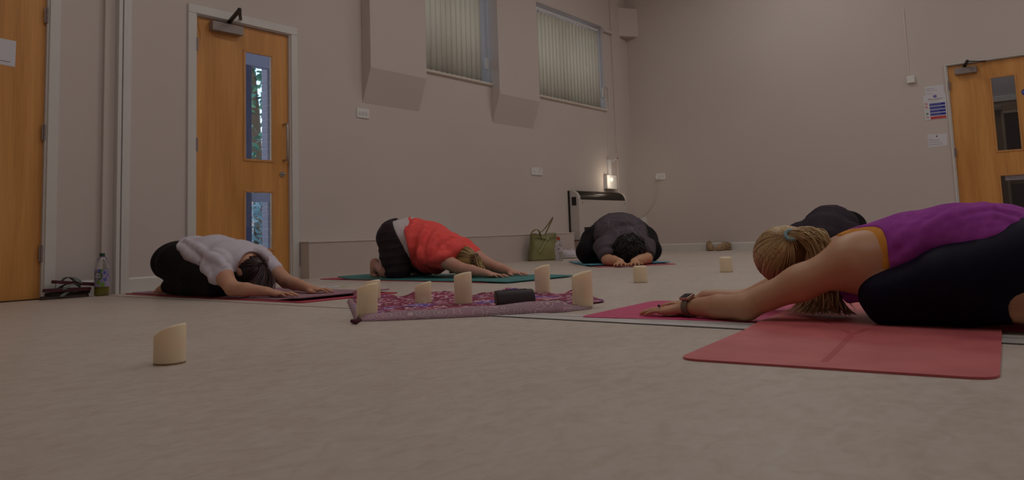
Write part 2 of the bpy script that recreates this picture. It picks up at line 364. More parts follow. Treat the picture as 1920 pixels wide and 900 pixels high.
# signs round door 3
xw = X1
def wsheet(name, label, u0, v0, u1, v1, u2, v2, u3, v3, th=.002, cat='sign'):
    return sheet(name, label, cat, [hit(u, v, 0, xw) for u, v in ((u0, v0), (u1, v1), (u2, v2), (u3, v3))], n=(-1, 0, 0), th=th)
YR = (0, -1, 0)   # reading direction on the end wall
s_up = wsheet('notice', 'small white notice pinned just above the fire action sign', 1733.5, 163, 1769, 158.5, 1771, 175, 1735, 179, cat='notice')
def on_wall(t, body, size, u, v, m, nm='printed_line', d=.003):
    p = hit(u, v, 0, xw)
    if nm == 'printed_line': return MB().box((xw-d, p[1], p[2]), (xw-d+.0004, p[1]-len(body)*size*.46, p[2]+size*.38)).build(nm, m, t)   # too small to read: a printed line
    return text(nm, body, size, (xw-d, p[1], p[2]), YR, (0, 0, 1), m, t)
on_wall(s_up, 'FIRE ASSEMBLY POINT', .0095, 1736, 168, M_INK); on_wall(s_up, 'in case of fire leave the building', .007, 1736.5, 171.5, M_INK); on_wall(s_up, 'by the nearest exit', .007, 1737, 176.5, M_INK)
sf = wsheet('fire_action_sign', 'white fire action sign with blue panels and one red panel beside the office door', 1731, 179.5, 1774, 173, 1776.5, 221, 1735, 226, th=.003)
M_BLUE = mat('sign_blue', (.02, .03, .33), .5); M_RED = mat('sign_red', (.58, .03, .03), .5); M_GREEN = mat('sign_green', (.02, .22, .10), .5); M_PURP = mat('sign_violet', (.07, .03, .42), .5)
M_SIGNW = mat('sign_white', (.75, .73, .78), .5)
pc = hit(1753, 180.5, 0, xw); ci = MB().lathe((xw-.003, pc[1], pc[2]), [(.017, 0), (.017, .0008)], 24, (-1, 0, 0)).build('symbol', M_PURP, sf)
MB().box((xw-.0042, pc[1]-.0028, pc[2]-.004), (xw-.0046, pc[1]+.0028, pc[2]+.013)).box((xw-.0042, pc[1]-.0028, pc[2]-.013), (xw-.0046, pc[1]+.0028, pc[2]-.008)).build('exclamation_mark', M_SIGNW, ci)
on_wall(sf, 'Fire action', .033, 1741, 188.8, M_INK, 'sign_heading'); on_wall(sf, 'If you discover a fire', .011, 1742, 191.3, M_INK, 'sign_line')
rows = [('Operate nearest fire alarm point', M_BLUE, M_RED, 193, 197.5), ('Leave the building by the nearest exit', M_BLUE, M_RED, 199, 204), ('Close all doors behind you', M_BLUE, M_SIGNW, 205.5, 210), ('Report to the assembly point', M_BLUE, M_GREEN, 211.5, 216), ('Do not stop to collect personal belongings', M_RED, M_RED, 217.5, 222.5)]
for i, (tx, m, mi, v0, v1) in enumerate(rows):
    ul = 1742.5+i*.6; a = hit(ul, v0+2.2, 0, xw); b = hit(ul+30, v1-2.2+.0, 0, xw)
    zz0 = hit(ul+15, v0, 0, xw)[2]; zz1 = hit(ul+15, v1, 0, xw)[2]
    MB().box((xw-.003, a[1], zz0), (xw-.0036, b[1]+.002, zz1)).build('text_panel', m, sf)
    text('sign_line', tx, .0085, (xw-.0042, a[1]-.003, (zz0+zz1)/2-.002), YR, (0, 0, 1), M_SIGNW, sf)
    c = hit(ul-5.5, (v0+v1)/2, 0, xw); q = MB().box((xw-.003, c[1]-.011, c[2]-.0105), (xw-.0036, c[1]+.011, c[2]+.0105)).build('pictogram', mi, sf)
    if i < 2: MB().box((xw-.0036, c[1]-.006, c[2]-.007), (xw-.0041, c[1]+.002, c[2]+.006)).build('pictogram_mark', M_SIGNW, q)
    if i == 4: MB().lathe((xw-.0036, c[1], c[2]), [(.0075, 0), (.0075, .0005)], 18, (-1, 0, 0)).build('pictogram_mark', M_SIGNW, q)
    if i == 3: MB().tube([(xw-.004, c[1]+.006, c[2]), (xw-.004, c[1]+.002, c[2]-.005), (xw-.004, c[1]-.006, c[2]+.006)], .0012, 5).build('pictogram_mark', M_SIGNW, q)
    if i == 2: MB().tube([(xw-.004, c[1]+.004, c[2]-.006), (xw-.004, c[1]+.004, c[2]+.007), (xw-.004, c[1]-.004, c[2]+.007), (xw-.004, c[1]-.004, c[2]-.006)], .001, 5).build('pictogram_mark', M_GREEN, q)
sl = wsheet('notice', 'white paper notice with a tiny red crest below the fire action sign', 1739, 252.5, 1775.5, 250, 1777, 272.5, 1741, 277, cat='notice')
c = hit(1756.5, 255.5, 0, xw); MB().box((xw-.002, c[1]-.007, c[2]-.008), (xw-.003, c[1]+.007, c[2]+.008)).build('crest', mat('crest_red', (.3, .02, .06), .6), sl)
for v, tx in ((261, 'notice'), (264, 'to all users of the hall'), (268, 'please leave the room clean'), (272, 'and switch off all of the lights')): on_wall(sl, tx, .0095, 1742, v, M_INK)
# round blue sign and office label on door 3
xd = X1+.02
c = hit(1922.5, 172.5, 0, xd); rs = thing('door_sign', 'round blue fire door sign on the right-hand wooden door', 'sign', (xd, c[1], c[2]))
MB().lathe((xd, c[1], c[2]), [(.036, 0), (.036, .002)], 32, (-1, 0, 0)).build('disc', M_BLUE, rs)
text('sign_line', 'Fire door\nkeep shut', .013, (xd-.003, c[1]+.026, c[2]+.004), YR, (0, 0, 1), M_SIGNW, rs)
a = hit(1884.5, 328.5, 0, xd+.016); b = hit(1921, 334.5, 0, xd+.016)
ol = thing('door_sign', 'silver OFFICE ONLY strip at the top of the lower glass panel', 'sign', (xd+.01, a[1], b[2]))
MB().box((xd+.016, a[1], a[2]), (xd+.013, b[1], b[2]-.01)).build('strip', mat('silver_strip', (.33, .31, .33), .5), ol)
text('sign_line', 'OFFICE ONLY', .036, (xd+.012, a[1]-.012, b[2]-.004), YR, (0, 0, 1), M_INK, ol, bold=.0006)

# corridor behind door 3
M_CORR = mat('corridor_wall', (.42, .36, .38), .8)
cx = X1+1.7
struct(MB().box((cx, -1.2, 0), (cx+.1, 2.6, 3)).build('wall_corridor', M_CORR))
struct(MB().box((X1+.2, -1.2, -.1), (cx, 2.6, 0)).build('floor_corridor', M_FLOOR))
struct(MB().box((X1+.2, -1.3, 0), (cx+.1, -1.2, 3)).box((X1+.2, 2.6, 0), (cx+.1, 2.7, 3)).build('wall_corridor_end', M_CORR))
struct(MB().box((X1+.2, -1.3, 3), (cx+.1, 2.7, 3.1)).build('ceiling_corridor', M_CEIL))
a = hit(1860, 188, 0, cx); b = hit(1882, 213, 0, cx); c = hit(1890, 400, 0, cx)
d4 = thing('door_4', None, None, (cx, a[1]-.3, 0)); struct(d4)
ym = b[1]; zt = b[2]; M_BROWNP = mat('brown_wood_frame', (.30, .19, .12), .5)
MB().box((cx, a[1]+.15, a[2]-.03), (cx-.03, -.5, a[2]+.04)).build('head_strip', M_WHITE, d4, bevel=.002)
MB().box((cx, a[1]+.15, 0), (cx-.02, ym, a[2]-.03)).box((cx, ym, zt), (cx-.02, -.5, a[2]-.03)).box((cx, ym, 0), (cx-.02, -.5, .15)).build('door_leaf', M_BROWNP, d4)
MB().box((cx-.02, ym+.03, .15), (cx-.035, ym, zt)).box((cx-.02, ym+.03, zt), (cx-.035, -.5, zt+.03)).build('glazing_bead', mat('light_bead', (.5, .38, .25), .5), d4)
MB().box((cx-.004, ym, .15), (cx-.010, -.5, zt)).build('dark_pane', mat('dark_pane', (.012, .012, .018), .12), d4)
rv0 = hit(1890, 286, 0, cx)[2]; rv1 = hit(1890, 346, 0, cx)[2]; MB().box((cx+.0, ym, rv1), (cx-.021, -.5, rv0)).build('mid_rail', M_BROWNP, d4, bevel=.002); k = hit(1868, 203, 0, cx-.03); MB().box((cx-.02, k[1]+.06, k[2]-.03), (cx-.07, k[1]-.06, k[2]+.03)).build('door_closer', M_GREYMETAL, d4, bevel=.003)

# ------------------------------------------------------------------ windows and blinds
def slat_mat():
    m = bpy.data.materials.new('blind_fabric'); m.use_nodes = True; N = m.node_tree.nodes; L = m.node_tree.links; N.remove(N['Principled BSDF'])
    d = N.new('ShaderNodeBsdfDiffuse'); d.inputs[0].default_value = (.84, .77, .66, 1); t = N.new('ShaderNodeBsdfTranslucent'); t.inputs[0].default_value = (.88, .80, .68, 1)
    mx = N.new('ShaderNodeMixShader'); mx.inputs[0].default_value = .5; L.new(d.outputs[0], mx.inputs[1]); L.new(t.outputs[0], mx.inputs[2]); L.new(mx.outputs[0], N['Material Output'].inputs[0]); return m
M_SLAT = slat_mat()
def window(name, x0, x1, z0, z1):
    t = thing(name, None, None, ((x0+x1)/2, Y1, z0)); struct(t); yo = Y1+.19
    fr = MB()
    for a in (x0, x1-.05): fr.box((a, yo, z0), (a+.05, yo+.05, z1))
    fr.box((x0+.05, yo, z0), (x1-.05, yo+.05, z0+.05)); fr.box((x0+.05, yo, z1-.05), (x1-.05, yo+.05, z1)); fr.box(((x0+x1)/2-.03, yo, z0+.05), ((x0+x1)/2+.03, yo+.05, z1-.05))
    fr.build('window_frame', M_WHITE, t, bevel=.003)
    for a, b in ((x0+.05, (x0+x1)/2-.03), ((x0+x1)/2+.03, x1-.05)): MB().box((a, yo+.02, z0+.05), (b, yo+.026, z1-.05)).build('glass_pane', M_GLASS, t)
    sl = MB(); sl.box((x0+.001, Y1-.03, z0), (x1+.03, Y1+.19, z0+.028)); sl.build('window_sill', mat('sill_paint', (.74, .66, .58), .4), t, bevel=.012)
window('window_1', WN1[0], WN1[1], WN1[2]-.028, WN1[3]); window('window_2', WN2[0], WN2[1], WN2[2]-.028, WN2[3])
def blind(label, x0, x1, z0, z1, yb, seed):
    rnd = random.Random(seed); t = thing('vertical_blind', label, 'blind', ((x0+x1)/2, yb, z0), 'vertical blinds in the high windows' if False else None)
    MB().box((x0, yb-.02, z1-.03), (x1, yb+.02, z1)).build('headrail', M_PLASTIC, t, bevel=.004)
    n = max(2, int((x1-x0)/.0775)); w_ = (x1-x0)/n
    for i in range(n):
        xc = x0+(i+.5)*w_; g = math.radians(-10+rnd.uniform(-3, 3)); hw = .0445; cs, sn = math.cos(g)*hw, math.sin(g)*hw; mb = MB(); vs = []; bow = .004
        for z in (z0+rnd.uniform(-.004, .004), z1-.045):
            for k in range(5):
                q = -1+k*.5; vs.append((xc+q*cs-sn/hw*bow*(1-q*q), yb+q*sn+bow*(1-q*q), z))
        mb.add(vs, [(k, k+1, k+6, k+5) for k in range(4)], True); s_ = mb.build('slat', M_SLAT, t, solid=.0006)
        MB().box((xc-.012, yb-.004, z1-.052), (xc+.012, yb+.004, z1-.028)).build('slat_hook', M_PLASTIC, s_)
        MB().box((xc-.038*math.cos(g), yb-.0015-.038*sn/hw*.0, z0+.006), (xc+.038*math.cos(g), yb+.0015, z0+.032)).build('slat_weight', M_SLAT, s_)
    return t
b1 = blind('pale vertical fabric blind in the window between the two wall piers', 5.38, 6.50, 1.972, 3.15, Y1+.075, 3)
b2 = blind('pale vertical fabric blind in the window nearest the room corner', 7.29, 9.04, 1.962, 3.07, Y1+.06, 4)
for t, x in ((b1, 6.555), (b2, 9.065)):
    yb = Y1+.03
    MB().tube([(x-.012, yb, 3.1), (x-.012, yb, 2.26)], .0018, 5).tube([(x+.012, yb, 3.1), (x+.012, yb, 2.26)], .0018, 5).build('cord', mat('blind_cord', (.30, .22, .24), .6), t)
    MB().box((x-.022, yb-.012, 2.12), (x+.022, yb+.012, 2.25)).build('cord_weight', M_PLASTIC, t, bevel=.005)

# ------------------------------------------------------------------ outside, seen through the glazed door
M_GROUND = mat('outdoor_paving', (.45, .41, .38), .8, noise=(3, (.36, .33, .31), 5)); M_BRICK = mat('grey_brick', (.30, .24, .27), .8)
def outside():
    struct(MB().box((-6, Y1+.25, -.12), (22, 22, -.02)).build('ground_outside', M_GROUND))
    yo = 6.7; cx0 = hit(489, 200, 1, yo+.11)[0]; cx1 = cx0+.5
    t = thing('trim_8', None, None, ((cx0+cx1)/2, yo, 0)); struct(t)
    core = MB().box((cx0+.005, yo+.005, -.02), (cx1-.005, yo+.10, 3.2)).build('pillar_core', mat('mortar', (.4, .36, .36), .9), t)
    me = None; z = 0.; r = 0
    while z < 2.9:
        for k in range(-1, 3):
            x = cx0+k*.225+(r % 2)*.112; x0, x1 = max(x, cx0), min(x+.215, cx1)
            if x1-x0 < .03: continue
            MB().box((x0, yo, z), (x1, yo+.1, z+.065)).build('brick', M_BRICK, t, bevel=.003)
        z += .075; r += 1
    # porch lintel and outer frame post
    a = hit(463, 99, 1, yo-.3); b = hit(490, 128, 1, yo-.3)
    p = thing('porch_frame', 'grey metal porch frame outside the glazed door', 'porch frame', (a[0], yo-.3, 0))
    MB().box((a[0]-.6, yo-.34, b[2]), (a[0]+1.2, yo-.26, b[2]+.16)).box((a[0]-.6, yo-.34, b[2]+.2), (a[0]+1.2, yo-.26, b[2]+.55)).build('lintel', mat('porch_grey', (.30, .28, .36), .5), p, bevel=.004)
    q = hit(465, 200, 1, yo-.3); MB().box((q[0]-.05, yo-.34, -.02), (q[0]+.012, yo-.26, b[2])).build('post', mat('porch_dark', (.05, .045, .10), .4), p, bevel=.003)
    # lower glass shows a pale band and the shrub
    c = hit(475, 372, 1, yo-.3); MB().box((q[0]+.012, yo-.33, c[2]-.03), (cx0, yo-.27, c[2]+.05)).build('mid_rail', mat('porch_grey', (.30, .28, .36), .5), p, bevel=.003)
    # tree beyond
    ty = 9.2; tc_ = hit(482, 180, 1, ty); tr = thing('tree', 'green leafy tree outside, seen through the upper glass of the door', 'tree', (tc_[0]+.3, ty+.3, 0))
    MB().tube([(tc_[0]+.3, ty+.3, -.1), (tc_[0]+.22, ty+.3, 1.1), (tc_[0]+.1, ty+.2, 2.2), (tc_[0]-.1, ty+.1, 3.4)], [.10, .085, .07, .04], 10).build('trunk', mat('bark', (.16, .10, .06), .9), tr)
    leafm = mat('tree_leaf', (.10, .30, .14), .55, noise=(5, (.05, .17, .12), 2)); mb = MB(); g = np.random.default_rng(5)
    for k in range(1500):
        p = np.array([tc_[0]+g.normal(0, .55), ty+g.normal(0, .35), g.uniform(.95, 3.9)])
        if g.random() < .5 and abs(p[2]-1.75) < .18: continue
        d = g.normal(size=3); d /= np.linalg.norm(d); e = np.cross(d, g.normal(size=3)); e /= np.linalg.norm(e); s = g.uniform(.04, .09)
        mb.add([p-d*s, p+e*s*.45+d*.1*s, p+d*s, p-e*s*.45+d*.1*s], [(0, 1, 2, 3)])
    mb.build('foliage', leafm, tr, kind='stuff')
    sh = thing('shrub', 'blue-green shrub outside, seen through the lower glass of the door', 'shrub', (tc_[0], 8.2, 0)); mb = MB(); s0 = hit(480, 420, 1, 8.2)
    for k in range(1600):
        p = np.array([s0[0]+g.normal(0, .45), 8.2+g.normal(0, .25), g.uniform(-.05, .86)])
        d = g.normal(size=3); d /= np.linalg.norm(d); e = np.cross(d, g.normal(size=3)); e /= np.linalg.norm(e); s = g.uniform(.025, .05)
        mb.add([p-d*s, p+e*s*.5, p+d*s, p-e*s*.5], [(0, 1, 2, 3)])
    mb.build('foliage', mat('shrub_leaf', (.12, .30, .30), .5, noise=(8, (.45, .6, .62), 2)), sh, kind='stuff')
    MB().tube([(s0[0], 8.2, -.1), (s0[0], 8.2, .5)], .03, 6).build('stem', mat('bark', (.16, .10, .06), .9), sh)
    gw = struct(MB().box((-4, 13, -.05), (20, 13.2, 1.2)).build('wall_garden', mat('garden_wall', (.62, .50, .42), .8, noise=(4, (.5, .38, .3), 4))))
outside()
# ------------------------------------------------------------------ fittings on the walls
def heater():
    x0, x1, y0, zb, zt = 8.05, 9.285, Y1-.15, .205, .835
    t = thing('storage_heater', 'cream wall heater with dark top grille behind the grey-shirted person', 'heater', ((x0+x1)/2, y0, zb))
    arc = [(y0+.012-.012*math.cos(a)+.10*(1-math.cos(a)), .70+.12*math.sin(a)) for a in [i*math.pi/2/8 for i in range(9)]]
    prof = [(Y1-.012, zb), (y0, zb), *arc, (Y1-.012, arc[-1][1])]
    for a, b, nm in ((x0, x0+.05, 'end_cap'), (x1-.05, x1, 'end_cap')): MB().prism(prof, 0, a, b).build(nm, M_HEATER, t, bevel=.004)
    MB().box((x0+.05, y0+.003, zb), (x1-.05, Y1-.012, .70)).build('front_panel', M_HEATER, t, bevel=.002)
    g = MB(); inner = [(y+.006, z-.006) for y, z in arc]+[(Y1-.012, arc[-1][1]-.006), (Y1-.012, .70)]
    g.prism(inner, 0, x0+.05, x1-.05); gr = g.build('top_grille', M_DARKMETAL, t)
    lv = MB()
    for y, z in arc[1:-1]: lv.box((x0+.05, y+.002, z-.004), (x1-.05, y+.007, z-.001))
    lv.build('louvre', mat('louvre_metal', (.07, .045, .03), .3, .6), gr, kind='stuff')
    MB().box((x0-.012, Y1-.022, zb+.0), (x0+.0, Y1, zt-.02)).build('back_plate', M_DARKMETAL, t)
    MB().box((x0, y0+.02, zb-.012), (x1, Y1, zb)).build('base_strip', mat('base_brown', (.12, .05, .03), .6), t)
    MB().box((x0-.004, y0+.035, .63), (x0, y0+.10, .735)).build('control_window', M_BLACK, t, bevel=.001)
    MB().box((x0+.11, y0-.002, .27), (x1-.11, y0+.004, .36)).build('intake_grille', M_DARKMETAL, t)
    for x in (x0+.09, x1-.06): MB().box((x-.004, y0-.002, .655), (x+.004, y0+.004, .672)).build('screw', mat('screw_brown', (.2, .08, .04), .5), t)
heater()
def wall_y(name, label, cat, u0, v0, u1, v1, th, m=M_PLASTIC, bev=.003, y=None):
    y = Y1 if y is None else y; a = hit(u0, v0, 1, y); b = hit(u1, v1, 1, y); t = thing(name, label, cat, ((a[0]+b[0])/2, y, min(a[2], b[2])))
    z0, z1 = a[2], b[2]; return t, a, b
def plate(t, p, q, m=M_PLASTIC, nm='face_plate', bev=.003): return MB().box(p, q).build(nm, m, t, bevel=bev)
M_SOCK = mat('socket_plastic', (.80, .77, .75), .3); M_SLOT = mat('slot_grey', (.25, .2, .19), .5)
t = thing('light_switch', 'white three-rocker switch under the left wall pier', 'switch', (4.692, Y1, 1.39))
pl = plate(t, (4.62, Y1-.010, 1.388), (4.765, Y1, 1.474), M_SOCK)
for k in range(3): MB().box((4.638+k*.04, Y1-.015, 1.414), (4.664+k*.04, Y1-.009, 1.446)).build('rocker', mat('rocker', (.66, .63, .61), .35), pl, bevel=.002)
t = thing('wall_socket', 'white double wall socket on the window wall left of the heater', 'socket', (7.38, Y1, .98))
pl = plate(t, (7.275, Y1-.012, .983), (7.49, Y1, 1.072), M_SOCK)
for k in (0, 1):
    for dx, dz in ((.0, .022), (-.012, .004), (.012, .004)): MB().box((7.325+k*.1+dx-.004, Y1-.0135, 1.015+dz-.002), (7.325+k*.1+dx+.004, Y1-.012, 1.015+dz+.003)).build('pin_slot', M_SLOT, pl)
MB().box((7.44, Y1-.0145, 1.052), (7.456, Y1-.012, 1.060)).build('indicator', mat('indicator_red', (.4, .06, .04), .4), pl)
t = thing('wall_socket', 'white double socket on the end wall with a plug and flex', 'socket', (X1, 4.75, .98))
pl = plate(t, (X1-.012, 4.68, .985), (X1, 4.825, 1.075), M_SOCK)
for dx, dz in ((.0, .022), (-.012, .004), (.012, .004)): MB().box((X1-.0135, 4.716+dx-.004, 1.015+dz), (X1-.012, 4.716+dx+.004, 1.015+dz+.005)).build('pin_slot', M_SLOT, pl)
t = thing('plug', 'white plug in the end wall socket with thin flex running down', 'plug', (X1-.012, 4.79, .99))
MB().box((X1-.045, 4.765, .995), (X1-.012, 4.815, 1.045)).build('plug_body', M_SOCK, t, bevel=.006)
pts = [hit(u, v, 0, X1-.03) for u, v in ((1233, 337), (1232.5, 350), (1229, 368), (1224, 383), (1217, 392), (1209, 401), (1202, 408), (1200, 418))]
MB().tube(pts, .0035, 6).build('flex', mat('white_flex', (.62, .57, .52), .5), t)
p = hit(1208, 414, 0, X1); t = thing('junction_box', 'small white box low on the end wall behind the grey-shirted person', 'box', (X1, p[1], p[2]-.04))
plate(t, (X1-.03, p[1]-.04, p[2]-.05), (X1, p[1]+.04, p[2]+.05), M_SOCK, 'casing')
# isolator box, trunking and cable above the heater
t = thing('isolator_box', 'white switch box with trunking on the wall above the heater', 'switch box', (9.06, Y1, .86))
plate(t, (8.94, Y1-.055, .862), (9.2, Y1, 1.05), M_SOCK, 'casing', .005)
MB().box((9.035, Y1-.03, 1.05), (9.115, Y1, 1.262)).build('trunking', M_PLASTIC, t, bevel=.002)
MB().box((9.085, Y1-.01, 1.262), (9.10, Y1, 1.95)).build('mini_trunking', mat('painted_trunking', (.72, .60, .55), .6), t)
MB().tube([(9.07, Y1-.02, 2.27), (9.115, Y1-.02, 2.27), (9.15, Y1-.02, 2.24), (9.155, Y1-.015, 2.18), (9.155, Y1-.012, 1.985)], .006, 6).build('cable', M_PLASTIC, t)
MB().bar((9.12, Y1-.04, 1.235), (9.215, Y1-.06, 1.285), .012, .012).build('pull_arm', M_SOCK, t)
MB().box((9.215, Y1-.07, 1.278), (9.245, Y1-.05, 1.294)).build('red_tip', mat('tip_red', (.30, .03, .02), .4), t)
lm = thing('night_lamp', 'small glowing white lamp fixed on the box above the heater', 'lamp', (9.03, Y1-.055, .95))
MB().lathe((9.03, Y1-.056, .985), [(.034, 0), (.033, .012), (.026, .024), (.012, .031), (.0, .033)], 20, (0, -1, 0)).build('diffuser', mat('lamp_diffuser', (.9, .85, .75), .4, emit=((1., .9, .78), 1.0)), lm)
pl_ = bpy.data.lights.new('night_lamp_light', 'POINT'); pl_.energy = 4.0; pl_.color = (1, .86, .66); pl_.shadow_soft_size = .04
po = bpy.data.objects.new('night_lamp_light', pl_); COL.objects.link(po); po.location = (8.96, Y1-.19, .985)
# sounder with its trunking on the end wall
p = hit(1708.5, 149.5, 0, X1); t = thing('call_point', 'small white box under a vertical cable on the end wall', 'box', (X1, p[1], p[2]-.04))
plate(t, (X1-.035, p[1]-.04, p[2]-.04), (X1, p[1]+.04, p[2]+.04), M_SOCK, 'casing')
q = hit(1695, 15, 0, X1); MB().box((X1-.008, p[1]+.012, p[2]+.04), (X1, p[1]+.026, q[2])).build('mini_trunking', mat('painted_trunking', (.72, .60, .55), .6), t)

# ------------------------------------------------------------------ mats
def yoga_mat(name, label, o, ax, lat, length, width, m, zf=lambda s: 0., th=.0045, r=.035, group=None):
    """o: corner, ax: unit direction of the long side, lat: unit direction across"""
    o = Vector((*o, 0)); ax = Vector((*ax, 0)).normalized(); lat = Vector((*lat, 0)).normalized(); t = thing(name, label, 'yoga mat', o)
    n = 60; k = 6; rows = []
    for i in range(n+1):
        s = length*i/n
        if i < 5: s = [0, .006, .014, .025, .04][i]
        if i > n-5: s = length-[0, .006, .014, .025, .04][n-i]
        e = min(s, length-s); ins = r-math.sqrt(max(r*r-(r-min(e, r))**2, 0))
        rows.append([o+ax*s+lat*(ins+(width-2*ins)*j/k)+Vector((0, 0, zf(s)+.0003)) for j in range(k+1)])
    vs = [p+Vector((0, 0, th)) for q in rows for p in q]+[p for q in rows for p in q]; N_ = len(rows)*(k+1); fs = []
    for i in range(n):
        for j in range(k):
            a = i*(k+1)+j; fs.append((a, a+1, a+k+2, a+k+1)); fs.append((N_+a, N_+a+k+1, N_+a+k+2, N_+a+1))
        a = i*(k+1); fs.append((a, a+k+1, N_+a+k+1, N_+a)); a += k; fs.append((a, N_+a, N_+a+k+1, a+k+1))
    for j in range(k): fs.append((j, N_+j, N_+j+1, j+1)); a = n*(k+1)+j; fs.append((a, a+1, N_+a+1, N_+a))
    MB().add(vs, fs).build('mat_sheet', m, t); return t
M_SALMON = mat('salmon_rubber', (.66, .155, .16), .5, noise=(7, (.56, .11, .125), 5), bump=(300, .15, .002))
M_MAGENTA = mat('magenta_mat', (.62, .055, .17), .6, noise=(20, (.56, .045, .15), 3)); M_MAUVE = mat('mauve_mat', (.36, .19, .235), .62, noise=(12, (.31, .165, .21), 3))
M_CRIM = mat('crimson_mat', (.50, .05, .09), .6); M_TEAL = mat('teal_mat', (.035, .215, .205), .6, noise=(12, (.03, .18, .175), 3))
M_BLUEM = mat('light_blue_mat', (.12, .42, .56), .55, noise=(14, (.10, .37, .5), 3)); M_ORM = mat('orange_mat', (.45, .10, .04), .6)
yoga_mat('yoga_mat', 'magenta mat under the purple-top woman, running left to right', (2.235, 1.415), (.075, -1), (1, .045), 1.83, .61, M_MAGENTA)
sal = yoga_mat('yoga_mat', 'salmon pink rubber mat with engraved lines, nearest the camera on the right', (1.586, .756), (1, .075), (.04, -1), 1.83, .60, M_SALMON, zf=lambda s: .0052*min(1., max(0., (s-.52)/.12)), r=.045)
lm_ = mat('engraved_line', (.50, .075, .085), .6)
def decal(pts, w_, z, m, par, name='alignment_line'):
    mb = MB(); pts = [Vector(p) for p in pts]; vs = []
    for i, p in enumerate(pts):
        t = pts[min(i+1, len(pts)-1)]-pts[max(i-1, 0)]; t.z = 0; t.normalize(); l = Vector((-t.y, t.x, 0))*w_/2
        for q in (p+l, p-l):
            for zz in (-.0006, .0002): vs.append((q.x, q.y, z(q)+zz))
    for i in range(len(pts)-1):
        a = 4*i; mb.add([vs[a+j] for j in range(8)], [(1, 3, 7, 5), (0, 4, 6, 2), (0, 1, 5, 4), (2, 6, 7, 3), (0, 2, 3, 1), (4, 5, 7, 6)])
    return mb.build(name, m, par)
zs_ = lambda q: .0048+.0052*min(1., max(0., ((q.x-1.586)-.52)/.12))
decal([fl(1545, 683), fl(1575, 655), fl(1598, 630)], .015, zs_, lm_, sal); decal([fl(1598, 630), fl(1560, 614), fl(1515, 600)], .014, zs_, lm_, sal); decal([fl(1600, 630), fl(1640, 618), fl(1690, 609)], .014, zs_, lm_, sal)
ua = Vector((.065, 1)).normalized(); ul = (ua.y, -ua.x)
yoga_mat('yoga_mat', 'crimson mat edge showing beneath the mauve mat at left', (2.355, 3.04), tuple(ua), ul, 1.98, .61, M_CRIM)
yoga_mat('yoga_mat', 'mauve mat under the white-shirted woman', (2.385, 3.12), tuple(ua), ul, 1.86, .60, M_MAUVE, zf=lambda s: .005+.012*math.exp(-((s-.02)/.10)**2)*1.0)
ua = Vector((.11, 1)).normalized(); ul = (ua.y, -ua.x)
yoga_mat('yoga_mat', 'dusty red mat edge beneath the teal mat in front of the low boxing', (3.715, 3.02), tuple(ua), ul, 1.85, .58, M_CRIM)
yoga_mat('yoga_mat', 'teal mat under the woman in the coral T-shirt', (3.70, 2.84), tuple(ua), ul, 1.80, .66, M_TEAL, zf=lambda s: .005+.016*math.exp(-((s-1.80)/.10)**2)+.004*math.exp(-((s-.25)/.2)**2))
ul = Vector((6.10-5.63, 2.90-3.44)).normalized(); ua = (-ul.y*1., ul.x)
yoga_mat('yoga_mat', 'dusty pink mat under the light blue mat', (5.50, 3.28), ua, tuple(ul), 1.7, .66, mat('dusty_pink', (.50, .12, .15), .6))
yoga_mat('yoga_mat', 'light blue mat under the grey-shirted person', (5.60, 3.42), ua, tuple(ul), 1.25, .70, M_BLUEM, zf=lambda s: .005+.010*math.exp(-((s-.05)/.12)**2))
yoga_mat('yoga_mat', 'thin orange mat, only its corner showing left of the blonde head', (5.05, 1.78), (.96, -.28), (-.28, -.96), 1.7, .60, M_ORM)
# round sticker on the floor
p = fl(618, 538.3); t = thing('floor_sticker', 'round white and green sticker on the floor before the left door', 'sticker', p)
MB().lathe((p[0], p[1], .0004), [(.105, 0), (.105, .0009)], 32).build('disc', mat('sticker_green', (.45, .50, .30), .5), t)
MB().lathe((p[0]-.01, p[1]+.005, .0014), [(.082, 0), (.082, .0004)], 32).build('inner_disc', M_PAPER, t)
MB().box((p[0]-.05, p[1]-.02, .0019), (p[0]+.035, p[1]+.015, .0022)).build('emblem', mat('sticker_violet', (.30, .25, .38), .5), t)

